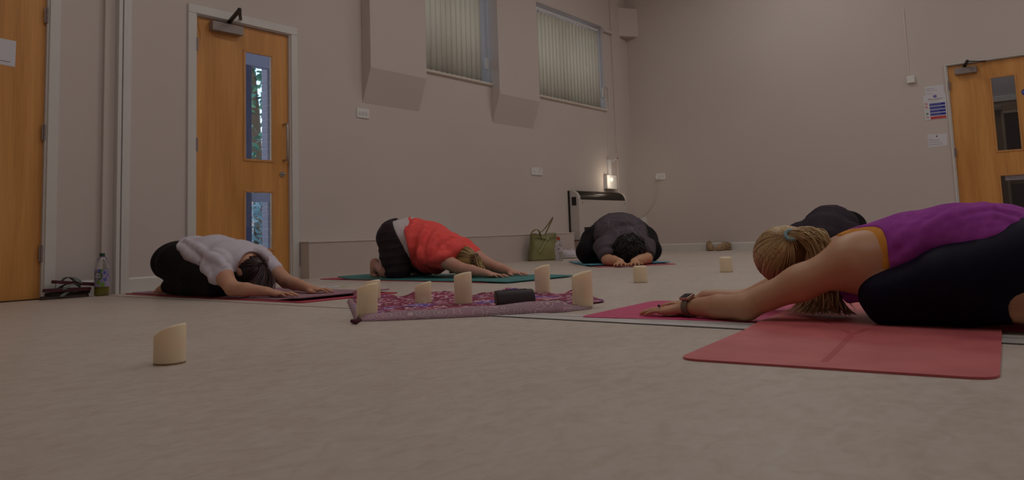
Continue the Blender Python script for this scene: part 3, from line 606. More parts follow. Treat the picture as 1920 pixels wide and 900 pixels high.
# ------------------------------------------------------------------ candles
def candle_mat():
    m = mat('ivory_wax', (.84, .70, .50), .45, sss=.35, emit=((1., .66, .40), .06)); N = m.node_tree.nodes; L = m.node_tree.links; b = N['Principled BSDF']
    return m
M_WAX = candle_mat(); M_FLAME = mat('led_flame', (.9, .7, .4), .4, emit=((1, .6, .25), .8)); M_CBASE = mat('candle_base', (.30, .17, .07), .5)
def candle(label, x, y, z, r, H, drop, lean=0., flat=False):
    t = thing('led_candle', label, 'candle', (x, y, z), 'battery candles on the floor and on the cloth' if False else None)
    n = 40; vs = []; right = Vector((RT[0], RT[1])).normalized(); mb = MB()
    def top(g):
        xx = (1+math.cos(g))/2; return H-drop*(1-xx)**1.7 if not flat else H
    def P(g, rr, zz):
        a = math.cos(g)*rr; b = math.sin(g)*rr; return (x+right.x*a-right.y*b+right.x*lean*zz, y+right.y*a+right.x*b+right.y*lean*zz, z+zz)
    low = H-drop-.012 if not flat else H-.006
    rings = [(r*.985, lambda g: .0), (r, lambda g: .004), (r, lambda g: top(g)*.45), (r, lambda g: top(g)-.004), (r-.0025, lambda g: top(g)), (r-.006, lambda g: top(g)-.001), (r-.009, lambda g: min(low, top(g)-.01)), (.001, lambda g: low-.004)]
    if flat: rings = [(r*.985, lambda g: .0), (r, lambda g: .003), (r, lambda g: H*.5), (r, lambda g: H-.008), (r-.003, lambda g: H-.002), (r-.009, lambda g: H), (r-.014, lambda g: H-.003), (.001, lambda g: H-.006)]
    for rr, f in rings:
        for k in range(n): g = 2*math.pi*k/n; vs.append(P(g, rr, f(g)))
    fs = [(i*n+k, i*n+(k+1) % n, (i+1)*n+(k+1) % n, (i+1)*n+k) for i in range(len(rings)-1) for k in range(n)]
    mb.add(vs, fs, True); mb.add([vs[k] for k in range(n)], [tuple(range(n-1, -1, -1))]); mb.build('wax', M_WAX, t)
    if not flat: MB().lathe((x, y, z+low-.004), [(.004, 0), (.006, .006), (.004, .014), (.0, .022)], 10).build('flame_tip', M_FLAME, t)
    if flat or z == 0: MB().lathe((x, y, z+.0002), [(r*.99, 0), (r*1.003, .0035)], 32).build('base_ring', M_CBASE, t)
ZC_ = .0075
cs = [('ivory candle alone on the open floor at the left front', 318, 681, .0375, .097, .030, 0, 0, False),
      ('tall ivory candle leaning at the left front corner of the cloth', 688, 594.5, .038, .124, .017, ZC_, .04, False),
      ('pale candle half hidden behind the tall left-hand cloth candle', 699, 560, .037, .090, .010, ZC_, 0, False),
      ('short ivory candle on the cloth, left of the middle tall candle', 794, 566.5, .0365, .090, .022, ZC_, 0, False),
      ('tall ivory candle in the middle of the cloth, left of the black speaker', 869, 568.5, .038, .131, .014, ZC_, 0, False),
      ('tall ivory candle at the back of the cloth behind the speaker', 1018, 549, .037, .134, .020, ZC_, 0, False),
      ('tall ivory candle at the right end of the cloth', 1093, 574, .0395, .135, .022, ZC_, 0, False),
      ('short flat-topped candle on the floor in front of the light blue mat', 1201, 529.5, .0385, .092, 0, 0, 0, True),
      ('farthest flat-topped candle, on the open floor near the brown shoes', 1362, 510, .0395, .098, 0, 0, 0, True)]
for lb, u, v, r, H, drop, z, lean, flat in cs:
    p = fl(u, v, z); candle(lb, p[0], p[1], z, r, H, drop, lean, flat)

# ------------------------------------------------------------------ patterned cloth
def cloth_mat(name, base, second, blue, pale, sc=1.):
    m = mat(name, base, .75); N = m.node_tree.nodes; L = m.node_tree.links; b = N['Principled BSDF']; tc = N.new('ShaderNodeTexCoord')
    def mixc(fac, a, c):
        x = N.new('ShaderNodeMix'); x.data_type = 'RGBA'; L.new(fac, x.inputs['Factor'])
        if isinstance(a, tuple): x.inputs['A'].default_value = (*a, 1)
        else: L.new(a, x.inputs['A'])
        x.inputs['B'].default_value = (*c, 1); return x.outputs['Result']
    def ramp(src, a, c):
        r = N.new('ShaderNodeMapRange'); r.inputs['From Min'].default_value = a; r.inputs['From Max'].default_value = c; L.new(src, r.inputs[0]); return r.outputs[0]
    n1 = N.new('ShaderNodeTexNoise'); n1.inputs['Scale'].default_value = 9*sc; L.new(tc.outputs['Object'], n1.inputs['Vector'])
    n2 = N.new('ShaderNodeTexNoise'); n2.inputs['Scale'].default_value = 4.5*sc; n2.inputs['Detail'].default_value = 1; L.new(tc.outputs['Object'], n2.inputs['Vector'])
    v = N.new('ShaderNodeTexVoronoi'); v.inputs['Scale'].default_value = 34*sc; v.feature = 'F1'; L.new(tc.outputs['Object'], v.inputs['Vector'])
    sn = N.new('ShaderNodeMath'); sn.operation = 'SINE'; mu = N.new('ShaderNodeMath'); mu.operation = 'MULTIPLY'; mu.inputs[1].default_value = 30; L.new(v.outputs['Distance'], mu.inputs[0]); L.new(mu.outputs[0], sn.inputs[0])
    c = mixc(ramp(n1.outputs[0], .42, .55), base, second); c = mixc(ramp(n2.outputs[0], .58, .66), c, blue); n3 = N.new('ShaderNodeTexNoise'); n3.inputs['Scale'].default_value = 42; n3.inputs['Detail'].default_value = 2; L.new(tc.outputs['Object'], n3.inputs['Vector'])
    c = mixc(ramp(n3.outputs[0], .57, .61), c, pale) if sc == 1. else mixc(ramp(sn.outputs[0], .72, .92), c, pale)
    L.new(c, b.inputs['Base Color']); return m
M_CLOTH = cloth_mat('paisley_cloth', (.16, .008, .035), (.30, .022, .08), (.11, .06, .36), (.78, .55, .62)); M_CLOTHB = cloth_mat('paisley_reverse', (.33, .21, .25), (.40, .215, .27), (.30, .215, .36), (.55, .385, .40), .55)
ct = thing('patterned_cloth', 'maroon and violet paisley cloth spread on the floor under the candles and speaker', 'cloth', (2.6, 2.2, 0))
A_, B_, D_, E_ = Vector((1.925, 2.17)), Vector((2.735, 1.575)), Vector((3.13, 1.95)), Vector((2.66, 3.03))
n = 56; vs = []; fs = []
for i in range(n+1):
    for j in range(n+1):
        s, q = i/n, j/n; p = (A_*(1-s)+B_*s)*(1-q)+(E_*(1-s)+D_*s)*q
        ed = math.sin(17*s+3)*.014+math.sin(31*s)*.008; bo = math.sin(9*q)*.012
        p = p+Vector((.45, .89))*ed*q*q+Vector((.8, -.6))*bo*s
        cr = max(0, (min(s, 1-s)))  # rounded right tip
        if s > .8: p = p.lerp(((B_+D_)/2+E_*.0+Vector((-.1, .08))), ((s-.8)/.2)**2*.18*abs(2*q-1))
        z = .0035+.0028*(1+math.sin(23*p.x+9*p.y+2*math.sin(7*p.y)))*.5
        w_ = max(0, (q-.80)/.20); z += w_*(.012+.012*math.sin(19*s+1)+.006*math.sin(47*s))
        vs.append((p.x, p.y, max(z, .0015)))
for i in range(n):
    for j in range(n): a = i*(n+1)+j; fs.append((a, a+n+1, a+n+2, a+1))
MB().add(vs, fs, True).build('cloth_sheet', M_CLOTH, ct, solid=.0012)
def fold(front, top, m, name, back=.10):
    """folded hem: front edge (pixels on the floor), top line (pixels) raised"""
    mb = MB(); vs = []; K = 9; hem = []
    for (u, v), (u2, v2) in zip(front, top):
        f = Vector(fl(u, v, .001)); d = float((np.array(f)-C0)@FW); p = Vector(at(u2, v2, d+.07)); p.z = max(p.z, .008)
        g = f+(p-f)*1.0; bk = Vector((p.x, p.y, 0))+(Vector((p.x, p.y, 0))-Vector((f.x, f.y, 0))).normalized()*.05; bk.z = .004
        for k in range(K):
            a = k/(K-1)
            if a < .6: b = a/.6; q = f.lerp(p, b); q.z = p.z*math.sin(b*math.pi/2)**.8+.001*(1-b)
            else: b = (a-.6)/.4; q = p.lerp(bk, b)
            vs.append(q[:])
        hem.append(p[:])
    m_ = len(front); fs = [(i*K+k, (i+1)*K+k, (i+1)*K+k+1, i*K+k+1) for i in range(m_-1) for k in range(K-1)]
    o = MB().add(vs, fs, True).build(name, m, ct, solid=.001); return hem
def resamp(pts, n):
    pts = np.array(pts, float); d = np.r_[0, np.cumsum(np.linalg.norm(np.diff(pts, axis=0), axis=1))]; t = np.linspace(0, d[-1], n); return np.c_[np.interp(t, d, pts[:, 0]), np.interp(t, d, pts[:, 1])]
fr = resamp([(672, 603), (760, 600), (850, 596), (940, 592), (1020, 588), (1060, 585), (1090, 581), (1108, 579)], 46)
tp = resamp([(690, 587), (760, 583), (850, 577), (940, 571), (1000, 565), (1035, 562), (1052, 561), (1068, 571), (1080, 573), (1090, 573), (1100, 577), (1110, 578)], 46)
tp[:, 1] += .8*np.sin(np.arange(46)*.55); hem = fold(fr, tp, M_CLOTHB, 'folded_hem')
fr = resamp([(666, 603), (658, 582), (651, 566)], 14); tp = resamp([(676, 588), (668, 572), (656, 559)], 14); fold(fr, tp, M_CLOTHB, 'folded_corner')
MB().tube([fl(660, 602, .009), fl(668, 603, .010), fl(677, 600, .012)], [.007, .010, .004], 10).build('rolled_edge', mat('maroon_hem', (.09, .008, .03), .7), ct)
hm = [Vector(h) for h in hem[-12:]]; MB().tube(hm, .0016, 5).build('hem_stitch', mat('hem_brown', (.16, .05, .02), .7), ct)
pd = [(u, v) for u, v in ((760, 592), (880, 586), (962, 583), (820, 588))]
# speaker
def speaker():
    a = fl(930, 575.5, ZC_); b = a+np.array([.150*RT[0]+.04*FW[0], .150*RT[1]+.04*FW[1], 0]); a = Vector(a); b = Vector(b); ax = (b-a).normalized(); sd = ax.cross(Vector((0, 0, 1))).normalized()
    t = thing('portable_speaker', 'black portable speaker bar lying on the patterned cloth', 'speaker', ((a.x+b.x)/2, (a.y+b.y)/2, ZC_))
    prof = []; 
    for k in range(28):
        g = 2*math.pi*k/28; x = .027*abs(math.cos(g))**.75*(1 if math.cos(g) > 0 else -1); z = .031*abs(math.sin(g))**.62*(1 if math.sin(g) > 0 else -1); prof.append((x-.30*z*-1, z+.032))
    def ring(c, k): return [c+sd*p*-k+Vector((0, 0, (q-.032)*k+.032)) for p, q in prof]
    mb = MB(); rs = [ring(a+ax*o, k) for o, k in ((0, .88), (.003, .97), (.008, 1), (.147, 1), (.152, .97), (.155, .88))]; m = len(prof)
    mb.add([v for r in rs for v in r], [(i*m+k, i*m+(k+1) % m, (i+1)*m+(k+1) % m, (i+1)*m+k) for i in range(5) for k in range(m)], True); mb.add(rs[0], [tuple(range(m-1, -1, -1))]); mb.add(rs[-1], [tuple(range(m))])
    mb.build('speaker_body', mat('speaker_mesh', (.030, .014, .020), .55, bump=(900, .5, .002)), t)
    for o in (.0, .155):
        r = ring(a+ax*o, .80); MB().add([v+ax*(.0012 if o else -.0012) for v in r]+r, [tuple(range(m)) if o else tuple(range(m-1, -1, -1))]+[(k, (k+1) % m, m+(k+1) % m, m+k) for k in range(m)]).build('end_cap', mat('speaker_cap', (.012, .008, .01), .35), t)
    top = [v+Vector((0, 0, .0006)) for v in (ring(a+ax*.03, 1)[7], ring(a+ax*.13, 1)[7])]; MB().bar(top[0], top[1], .012, .002).build('control_strip', M_BLACK, t)
speaker()

# ------------------------------------------------------------------ bottles
M_PET = mat('clear_pet', (.93, .95, .95), .05, trans=1.); M_JUICE = mat('yellow_green_squash', (.50, .40, .02), .12, trans=.35)
def squash():
    p = hit(190.5, 551.5, 1, 5.05); x, y = p[0], p[1]; t = thing('squash_bottle', 'clear bottle of yellow squash with dark green cap by the left door', 'bottle', (x, y, 0))
    r = .043; MB().lathe((x, y, 0), [(.036, .0), (r, .006), (r, .165), (r*.99, .18), (r*.86, .205), (.028, .232), (.018, .245), (.0145, .250), (.0145, .262)], 28).build('bottle_body', M_PET, t)
    MB().lathe((x, y, .001), [(.034, .001), (.041, .006), (.041, .060), (.0, .0601)], 24).build('squash', M_JUICE, t)
    MB().lathe((x, y, .248), [(.016, 0), (.016, .018), (.014, .020)], 20).build('cap', mat('cap_green', (.01, .05, .02), .4), t)
    lb = MB().lathe((x, y, .058), [(r+.0006, 0), (r+.0006, .108)], 32).build('label', mat('label_violet', (.42, .34, .52), .5, noise=(22, (.30, .26, .42), 3)), t)
    lb.data.polygons  # flat print is built as thin raised shapes on the label
    c = Vector((-x, -y, 0)).normalized(); side = Vector((c.y, -c.x, 0))*-1
    def on(a, z, rad, m, nm, k=14):
        vs = [(x, y, z)]; vs = []
        for rr in (.0012, .0018): 
            pass
        pts = []
        for i in range(k):
            g = 2*math.pi*i/k; aa = a+rad*math.cos(g)/r; zz = z+rad*math.sin(g)*1.1; d = c*math.cos(aa)+side*math.sin(aa); pts.append(Vector((x, y, zz))+d*(r+.0016))
        mb = MB(); mb.add(pts, [tuple(range(k))]); return mb.build(nm, m, t)
    g1 = mat('label_green', (.07, .14, .05), .5); g2 = mat('label_leaf', (.16, .30, .05), .5); bl = mat('label_blue', (.08, .12, .42), .5); wh = mat('label_white', (.7, .7, .68), .5)
    sd = -1 if side.dot(Vector((RT[0], RT[1], 0))) < 0 else 1
    for a, z, rad, m in ((-.5, .125, .026, g1), (-.45, .085, .012, g2), (.1, .072, .013, g2), (-.3, .158, .009, bl), (.35, .145, .008, bl), (.55, .115, .005, bl), (.2, .105, .004, bl), (.8, .13, .006, bl), (.45, .100, .008, bl), (0, .16, .008, g2)): on(a*sd, z, rad, m, 'label_print')
    d = c*math.cos(-.45*sd)+side*math.sin(-.45*sd); rd = Vector((RT[0], RT[1], 0)).normalized(); rd = (rd-d*rd.dot(d)).normalized()
    for z, tx, s_ in ((.132, 'Real', .016), (.115, 'Fruit', .019)): text('label_words', tx, s_, Vector((x, y, z))+d*(r+.0035)-rd*.0, rd, (0, 0, 1), wh, t, align='CENTER', bold=.0004)
squash()
def water():
    p = fl(1048.5, 489.5); x, y = p[0], p[1]; t = thing('water_bottle', 'small clear water bottle with orange-red cap beside the green bag', 'bottle', (x, y, 0)); r = .042
    MB().lathe((x, y, 0), [(.034, 0), (r, .008), (r*.93, .03), (r, .05), (r, .085), (r*.94, .10), (r, .115), (r, .155), (r*.9, .18), (.026, .205), (.016, .215), (.016, .225)], 24).build('bottle_body', mat('water_pet', (.80, .76, .80), .1, trans=.75), t)
    MB().lathe((x, y, .10), [(r+.0006, 0), (r+.0006, .05)], 24).build('label', mat('water_label', (.60, .53, .58), .5), t)
    d = Vector((-x, -y, 0)).normalized(); MB().lathe(Vector((x, y, .128))+d*(r+.0008), [(.008, 0), (.008, .0008)], 12, d).build('label_dot', mat('dot_plum', (.15, .03, .10), .5), t)
    MB().lathe((x, y, .222), [(.019, 0), (.020, .022), (.015, .036), (.0, .038)], 18).build('cap', mat('cap_orange', (.42, .06, .02), .4), t)
water()

# ------------------------------------------------------------------ implicit surfaces (smooth union of tapered capsules, surface nets)
class Body:
    def __init__(s): s.p = []
    def cone(s, a, b, ra, rb, k=.02, tag_='', n=None, sc=1.): s.p.append(('c', np.array(a, float), np.array(b, float), ra, rb, k, tag_, None if n is None else np.array(n, float)/np.linalg.norm(n), sc)); return s
    def ball(s, a, r, k=.02, tag_='', axes=None, rad=None): s.p.append(('e', np.array(a, float), axes, rad if rad is not None else (r, r, r), r, k, tag_, None, 1.)); return s
    def chain(s, pts, rs, k=.02, tag_='', n=None, sc=1.):
        scs = sc if hasattr(sc, '__len__') else [sc]*len(pts)
        for i in range(len(pts)-1): s.cone(pts[i], pts[i+1], rs[i], rs[i+1], k, tag_, n, (scs[i]+scs[i+1])/2)
        return s
def prim_d(pr, P):
    if pr[0] == 'c':
        _, a, b, ra, rb, k, tg, n, sc = pr; v = P-a; ab = b-a
        if n is not None: f = 1/sc-1; v = v+np.multiply.outer(v@n, n)*f; ab = ab+n*(ab@n)*f
        t = np.clip((v@ab)/max(ab@ab, 1e-9), 0, 1); return np.linalg.norm(v-t[..., None]*ab, axis=-1)-(ra+(rb-ra)*t)
    _, a, axes, rad, r, k, tg, n, sc = pr; v = P-a
    if axes is not None: v = np.stack([v@np.array(x) for x in axes], -1)
    q = v/np.array(rad); k0 = np.linalg.norm(q, axis=-1); k1 = np.linalg.norm(q/np.array(rad), axis=-1); return k0*(k0-1)/np.maximum(k1, 1e-6)
def extent(pr):
    if pr[0] == 'c': m = max(pr[3], pr[4])*max(1, pr[8]); return np.minimum(pr[1], pr[2])-m, np.maximum(pr[1], pr[2])+m
    m = max(pr[3]); return pr[1]-m, pr[1]+m
def field(prims, h, infl=0., extra=.03, clips=(), floor=None, disp=None, sub=(), lo=None, hi=None):
    es = [extent(p) for p in prims]; pad = infl+extra*.5
    lo = np.min([e[0] for e in es], 0)-pad; hi = np.max([e[1] for e in es], 0)+pad
    if floor is not None: lo[2] = floor-2.5*h
    n = np.ceil((hi-lo)/h).astype(int)+2; F = np.full(n, .08, np.float32); g = [lo[i]+h*np.arange(n[i]) for i in range(3)]
    def apply(pr, op, inf):
        e0, e1 = extent(pr); m = inf+pr[5]+.012; i0 = np.maximum(np.floor((e0-m-lo)/h).astype(int), 0); i1 = np.minimum(np.ceil((e1+m-lo)/h).astype(int)+1, n)
        if (i1 <= i0).any(): return
        sl = tuple(slice(i0[i], i1[i]) for i in range(3)); P = np.stack(np.meshgrid(*[g[i][sl[i]] for i in range(3)], indexing='ij'), -1)
        d = (prim_d(pr, P)-inf).astype(np.float32)
        if op == 'u': a = F[sl]; k = pr[5]; hh = np.clip(.5+.5*(a-d)/k, 0, 1); F[sl] = a*(1-hh)+d*hh-k*hh*(1-hh)
        else: a = F[sl]; k = .006; d = -d; hh = np.clip(.5-.5*(a-d)/k, 0, 1); F[sl] = a*(1-hh)+d*hh+k*hh*(1-hh)
    for pr in prims: apply(pr, 'u', infl)
    for pr in sub: apply(pr, 's', 0.)
    P = None
    if disp is not None or clips:
        P = np.stack(np.meshgrid(*g, indexing='ij'), -1)
        if disp is not None: m = np.abs(F) < .04; F[m] += disp(P[m]).astype(np.float32)
        for c, nrm in clips:
            nn = np.array(nrm, float); nn /= np.linalg.norm(nn); F = np.maximum(F, ((P-np.array(c))@nn).astype(np.float32))
    if floor is not None: F = np.maximum(F, (floor-g[2]).astype(np.float32)[None, None, :])
    return F, lo, h
def nets(F, lo, h):
    s = F < 0; nx, ny, nz = F.shape; cnt = np.zeros((nx-1, ny-1, nz-1), np.int8)
    for i in (0, 1):
        for j in (0, 1):
            for k in (0, 1): cnt += s[i:nx-1+i, j:ny-1+j, k:nz-1+k]
    act = (cnt > 0) & (cnt < 8); idx = np.argwhere(act); vid = np.full(act.shape, -1, np.int64); vid[act] = np.arange(len(idx)); acc = np.zeros((len(idx), 3)); c = np.zeros(len(idx))
    C = [(i, j, k) for i in (0, 1) for j in (0, 1) for k in (0, 1)]
    for p in C:
        for ax in range(3):
            if p[ax]: continue
            q = list(p); q[ax] = 1; f0 = F[tuple((idx+p).T)]; f1 = F[tuple((idx+q).T)]; m = (f0 < 0) != (f1 < 0); t = np.where(m, f0/np.where(m, f0-f1, 1), 0)
            pt = np.array(p)+np.zeros((len(idx), 3)); pt[:, ax] += t; acc[m] += pt[m]; c[m] += 1
    V = lo+h*(idx+acc/c[:, None]); faces = []
    for ax in range(3):
        a, b = [(1, 2), (2, 0), (0, 1)][ax]; sl0 = [slice(1, -1)]*3; sl0[ax] = slice(0, -1); sl1 = list(sl0); sl1[ax] = slice(1, None)
        f0 = s[tuple(sl0)]; f1 = s[tuple(sl1)]; 
        e = np.argwhere(f0 != f1); off = np.ones(3, int); off[ax] = 0; e0 = e+off
        def V4(da, db): q = e0.copy(); q[:, a] += da; q[:, b] += db; return vid[tuple(q.T)]
        quad = np.stack([V4(-1, -1), V4(0, -1), V4(0, 0), V4(-1, 0)], 1); inside = f0[tuple(e.T)]; quad[~inside] = quad[~inside][:, ::-1]; faces.append(quad)
    Q = np.concatenate(faces); Q = Q[(Q >= 0).all(1)]
    # one smoothing pass
    for _ in range(2):
        sm = np.zeros_like(V); ct_ = np.zeros(len(V))
        for k in range(4): np.add.at(sm, Q[:, k], V[Q[:, (k+1) % 4]]); np.add.at(ct_, Q[:, k], 1); np.add.at(sm, Q[:, k], V[Q[:, k-1]]); np.add.at(ct_, Q[:, k], 1)
        V = V*.45+sm/np.maximum(ct_, 1)[:, None]*.55
    return V, Q
def implicit(name, m, parent, prims, h, **kw):
    F, lo, h = field(prims, h, **kw); V, Q = nets(F, lo, h); o = np.array(ORG[parent.name]) if parent is not None else np.zeros(3)
    me = bpy.data.meshes.new(name); me.vertices.add(len(V)); me.vertices.foreach_set('co', (V-o).astype(np.float32).ravel()); me.loops.add(len(Q)*4); me.loops.foreach_set('vertex_index', Q.astype(np.int32).ravel())
    me.polygons.add(len(Q)); me.polygons.foreach_set('loop_start', np.arange(0, len(Q)*4, 4, dtype=np.int32)); me.polygons.foreach_set('loop_total', np.full(len(Q), 4, np.int32)); me.polygons.foreach_set('use_smooth', np.ones(len(Q), bool))
    me.update(); me.validate(); me.materials.append(m); ob = bpy.data.objects.new(name, me); COL.objects.link(ob)
    if parent is not None: ob.parent = parent; ORG[ob.name] = ORG[parent.name]
    return ob

# ------------------------------------------------------------------ hair
def hair_mat(name, c0, c1, rough=.38):
    m = mat(name, c0, rough); N = m.node_tree.nodes; L = m.node_tree.links; b = N['Principled BSDF']; at_ = N.new('ShaderNodeAttribute'); at_.attribute_name = 'tone'
    mx = N.new('ShaderNodeMix'); mx.data_type = 'RGBA'; mx.inputs['A'].default_value = (*c0, 1); mx.inputs['B'].default_value = (*c1, 1); L.new(at_.outputs['Fac'], mx.inputs['Factor']); L.new(mx.outputs['Result'], b.inputs['Base Color']); return m
def strands(name, lines, r, m, parent, seed=1, tone=(0, 1), n=4):
    g = np.random.default_rng(seed); mb = MB(); tones = []
    for ln in lines:
        L_ = len(ln); rr = [r*(.55+.45*math.sin(math.pi*min(1, .15+.85*(1-i/L_)))) for i in range(L_)]; rr[-1] = r*.2; mb.tube(ln, rr, n, caps=False); tn = g.uniform(*tone); tones += [tn]*(L_*n)
    o = mb.build(name, m, parent); a = o.data.attributes.new('tone', 'FLOAT', 'POINT'); a.data.foreach_set('value', np.array(tones, np.float32)); return o
def bez(p, n=10):
    p = [np.array(q, float) for q in p]; out = []
    for i in range(n+1):
        t = i/n; q = list(p)
        while len(q) > 1: q = [q[j]*(1-t)+q[j+1]*t for j in range(len(q)-1)]
        out.append(q[0])
    return out
def scalp(c, up, face, lat, rad, tie, n, seed, lift=.003, lim=None, steps=9, stop=.93):
    """strands lying on the skull ellipsoid from random places to the tie direction"""
    g = np.random.default_rng(seed); R_ = np.array([up, face, lat]); out = []; tie = np.array(tie)/np.linalg.norm(tie)
    while len(out) < n:
        d = g.normal(size=3); d /= np.linalg.norm(d)
        if lim is not None and not lim(d): continue
        w0 = math.acos(np.clip(d@tie, -1, 1))
        if w0 < .25: continue
        ln = []
        for i in range(steps+1):
            t = i/steps*stop; v = (math.sin((1-t)*w0)*d+math.sin(t*w0)*tie)/math.sin(w0); v = v/np.linalg.norm(v); lf = 1+(lift/.09)*(.4+.6*math.sin(math.pi*t))
            e = v*np.array(rad)*lf; ln.append(np.array(c)+e@R_)
        out.append(ln)
    return out

# ------------------------------------------------------------------ people
M_SKIN = mat('fair_skin', (.66, .36, .24), .5, noise=(9, (.60, .29, .19), 3), sss=.12); M_SKIN2 = mat('tanned_skin', (.62, .335, .195), .5, noise=(12, (.56, .28, .155), 4), sss=.06); M_SKIN3 = mat('pink_skin', (.66, .36, .27), .5, noise=(9, (.61, .29, .21), 3), sss=.12)
def unit(v): v = np.array(v, float); return v/np.linalg.norm(v)
def hand(B, wrist, knuckle_dir, thumb_side, scale=1., spread=.10, arch=.012, floorz=.01, tg='hand', curl=0.):
    """flat hand on the floor: wrist point, horizontal finger direction, side on which the thumb lies"""
    w = np.array(wrist, float); f = unit([*np.array(knuckle_dir)[:2], 0]); s = unit([*np.array(thumb_side)[:2], 0]); s = unit(s-f*(s@f)); s_ = scale
    kz = floorz+.017*s_; base = w.copy()
    ks = []
    for i, (o, l) in enumerate(((.028, .088), (.009, .092), (-.010, .087), (-.028, .078))):
        kp = np.array([*(w[:2]+f[:2]*l*s_+s[:2]*o*s_*1.1), kz+(.004 if i in (1, 2) else 0)]); ks.append(kp)
        B.cone(w+s*o*.45*s_, kp, .0165*s_, .0118*s_, .012, tg)
    ln = ((.040, .024, .018), (.044, .028, .020), (.041, .026, .019), (.032, .019, .017))
    for i, kp in enumerate(ks):
        a = (1.5-i)*spread; d = f*math.cos(a)+s*math.sin(a); p = kp; z = [kz+arch*.35, kz-.004, floorz+.0065*s_]; rs = (.0098, .0088, .0078, .0066)
        if i == 3: rs = (.0085, .0077, .0069, .0058)
        for j in range(3):
            q = p+d*ln[i][j]*s_; q[2] = z[j]; B.cone(p, q, rs[j]*s_, rs[j+1]*s_, .004, tg); p = q
    t0 = w+f*.018*s_+s*.018*s_; t0[2] = kz; t1 = t0+unit(f*.75+s*.75)*.040*s_; t1[2] = floorz+.012; t2 = t1+unit(f*.95+s*.45)*.030*s_; t2[2] = floorz+.010; t3 = t2+unit(f+s*.25)*.022*s_; t3[2] = floorz+.0085
    B.cone(t0, t1, .0165*s_, .0125*s_, .012, tg); B.cone(t1, t2, .0122*s_, .0108*s_, .004, tg); B.cone(t2, t3, .0106*s_, .0082*s_, .004, tg)
    return ks, f
def head(B, c, up, face, s=1., tg='head'):
    """skull, jaw, nose, brow, lips, eyelids and ears; up = crown direction, face = gaze direction"""
    c = np.array(c, float); u = unit(up); f = unit(np.array(face)-u*(np.array(face)@u)); l = np.cross(u, f); A = [u, f, l]
    P = lambda a, b, d: c+(u*a+f*b+l*d)*s
    B.ball(c, .09*s, .02, tg, A, (.092*s, .098*s, .076*s)); B.ball(P(-.045, .045, 0), .06*s, .025, tg, A, (.062*s, .052*s, .056*s)); B.ball(P(-.088, .062, 0), .03*s, .02, tg, A, (.022*s, .026*s, .030*s))
    B.cone(P(-.06, -.01, .05), P(-.092, .055, .018), .016*s, .014*s, .02, tg); B.cone(P(-.06, -.01, -.05), P(-.092, .055, -.018), .016*s, .014*s, .02, tg)
    B.cone(P(-.002, .096, 0), P(-.035, .116, 0), .007*s, .011*s, .008, tg)
    for q in (-1, 1):
        B.ball(P(-.038, .106, .010*q), .008*s, .006, tg); B.cone(P(.012, .088, .012*q), P(.012, .078, .045*q), .009*s, .007*s, .012, tg); B.ball(P(-.004, .083, .030*q), .012*s, .006, tg)
        B.ball(P(-.045, .072, .035*q), .02*s, .018, tg)
        e = P(-.012, -.004, .076*q); B.ball(e, .03*s, .004, tg, A, (.031*s, .018*s, .007*s)); B.ball(e+(-u*.022)*s, .01*s, .004, tg, A, (.012*s, .009*s, .008*s))
    B.cone(P(-.062, .100, -.018), P(-.062, .100, .018), .0065*s, .0065*s, .006, tg); B.cone(P(-.073, .096, -.015), P(-.073, .096, .015), .0065*s, .0065*s, .006, tg)
    return u, f, l
def ear_sub(c, u, f, l, s, q):
    return ('e', c+(-u*.006-f*.003+l*.085*q)*s, [u, f, l], (.019*s, .010*s, .007*s), .01, .004, '', None, 1.)
def folds(d1, f1, amp, d2=(0, 0, 1), warp=1.2, f2=9., seed=0.):
    d1 = unit(d1); d2 = unit(d2); d3 = unit(np.cross(d1, d2))
    def fn(P):
        a = P@d1; b = P@d2; c = P@d3; w_ = warp*np.sin(f2*b+2*np.sin(f2*.6*c+seed)+seed); x = 1-np.abs(np.sin(.5*f1*a+w_+seed*3)); y = 1-np.abs(np.sin(.31*f1*a-1.3*w_+2.1*seed+5*c))
        m1 = np.clip(.35+.9*np.sin(7*b+4*a+seed), 0, 1); m2 = np.clip(.35+.9*np.sin(5*b-6*a+2*seed+3*c), 0, 1); return -amp*(x**2.2*m1+y**3*m2*.9)+amp*.25
    return fn
def surf(u, v, prims, infl, near=1.2):
    """point of the garment surface met by a sight line"""
    r = ray(u, v); t = near
    for _ in range(90):
        p = (C0+r*t)[None]; d = min(float(prim_d(q, p)[0]) for q in prims)-infl
        if d < .0008: return C0+r*t
        t += max(d*.8, .0006)
        if t > 9: return None
def ridges(prims, infl, lines, r, k=.018, out=.001):
    """cloth folds: thin raised rolls lying on the garment along hand-drawn lines"""
    ex = []
    for ln in lines:
        pts = resamp(ln, max(4, int(len(ln)*2.5))); P = [surf(a, b, prims, infl) for a, b in pts]; P = [p-ray(960, 450)*(-out) for p in P if p is not None]; n = len(P)
        for i in range(n-1):
            if np.linalg.norm(P[i+1]-P[i]) > .12: continue
            f0 = math.sin(math.pi*(i+.35)/(n-.3)); f1 = math.sin(math.pi*(i+1.35)/(n-.3)) if i < n-2 else .35; ex.append(('c', P[i], P[i+1], max(r*f0, r*.3), max(r*f1, r*.3), k, 'ridge', None, 1.))
    return ex
def clipline(u0, v0, u1, v1, ui, vi):
    """plane through the eye and two pixels that keeps the side of the pixel (ui, vi)"""
    n = unit(np.cross(ray(u0, v0), ray(u1, v1))); return (C0, n if n@ray(ui, vi) < 0 else -n)
def sel(B, *tags): return [p for p in B.p if p[6] in tags]
def fabric(name, c, c2=None, rough=.85, sheen=.0): return mat(name, c, rough, noise=(30, c2 or tuple(x*.88 for x in c), 3), bump=(500, .25, .002), sheen=sheen, spec=.12)

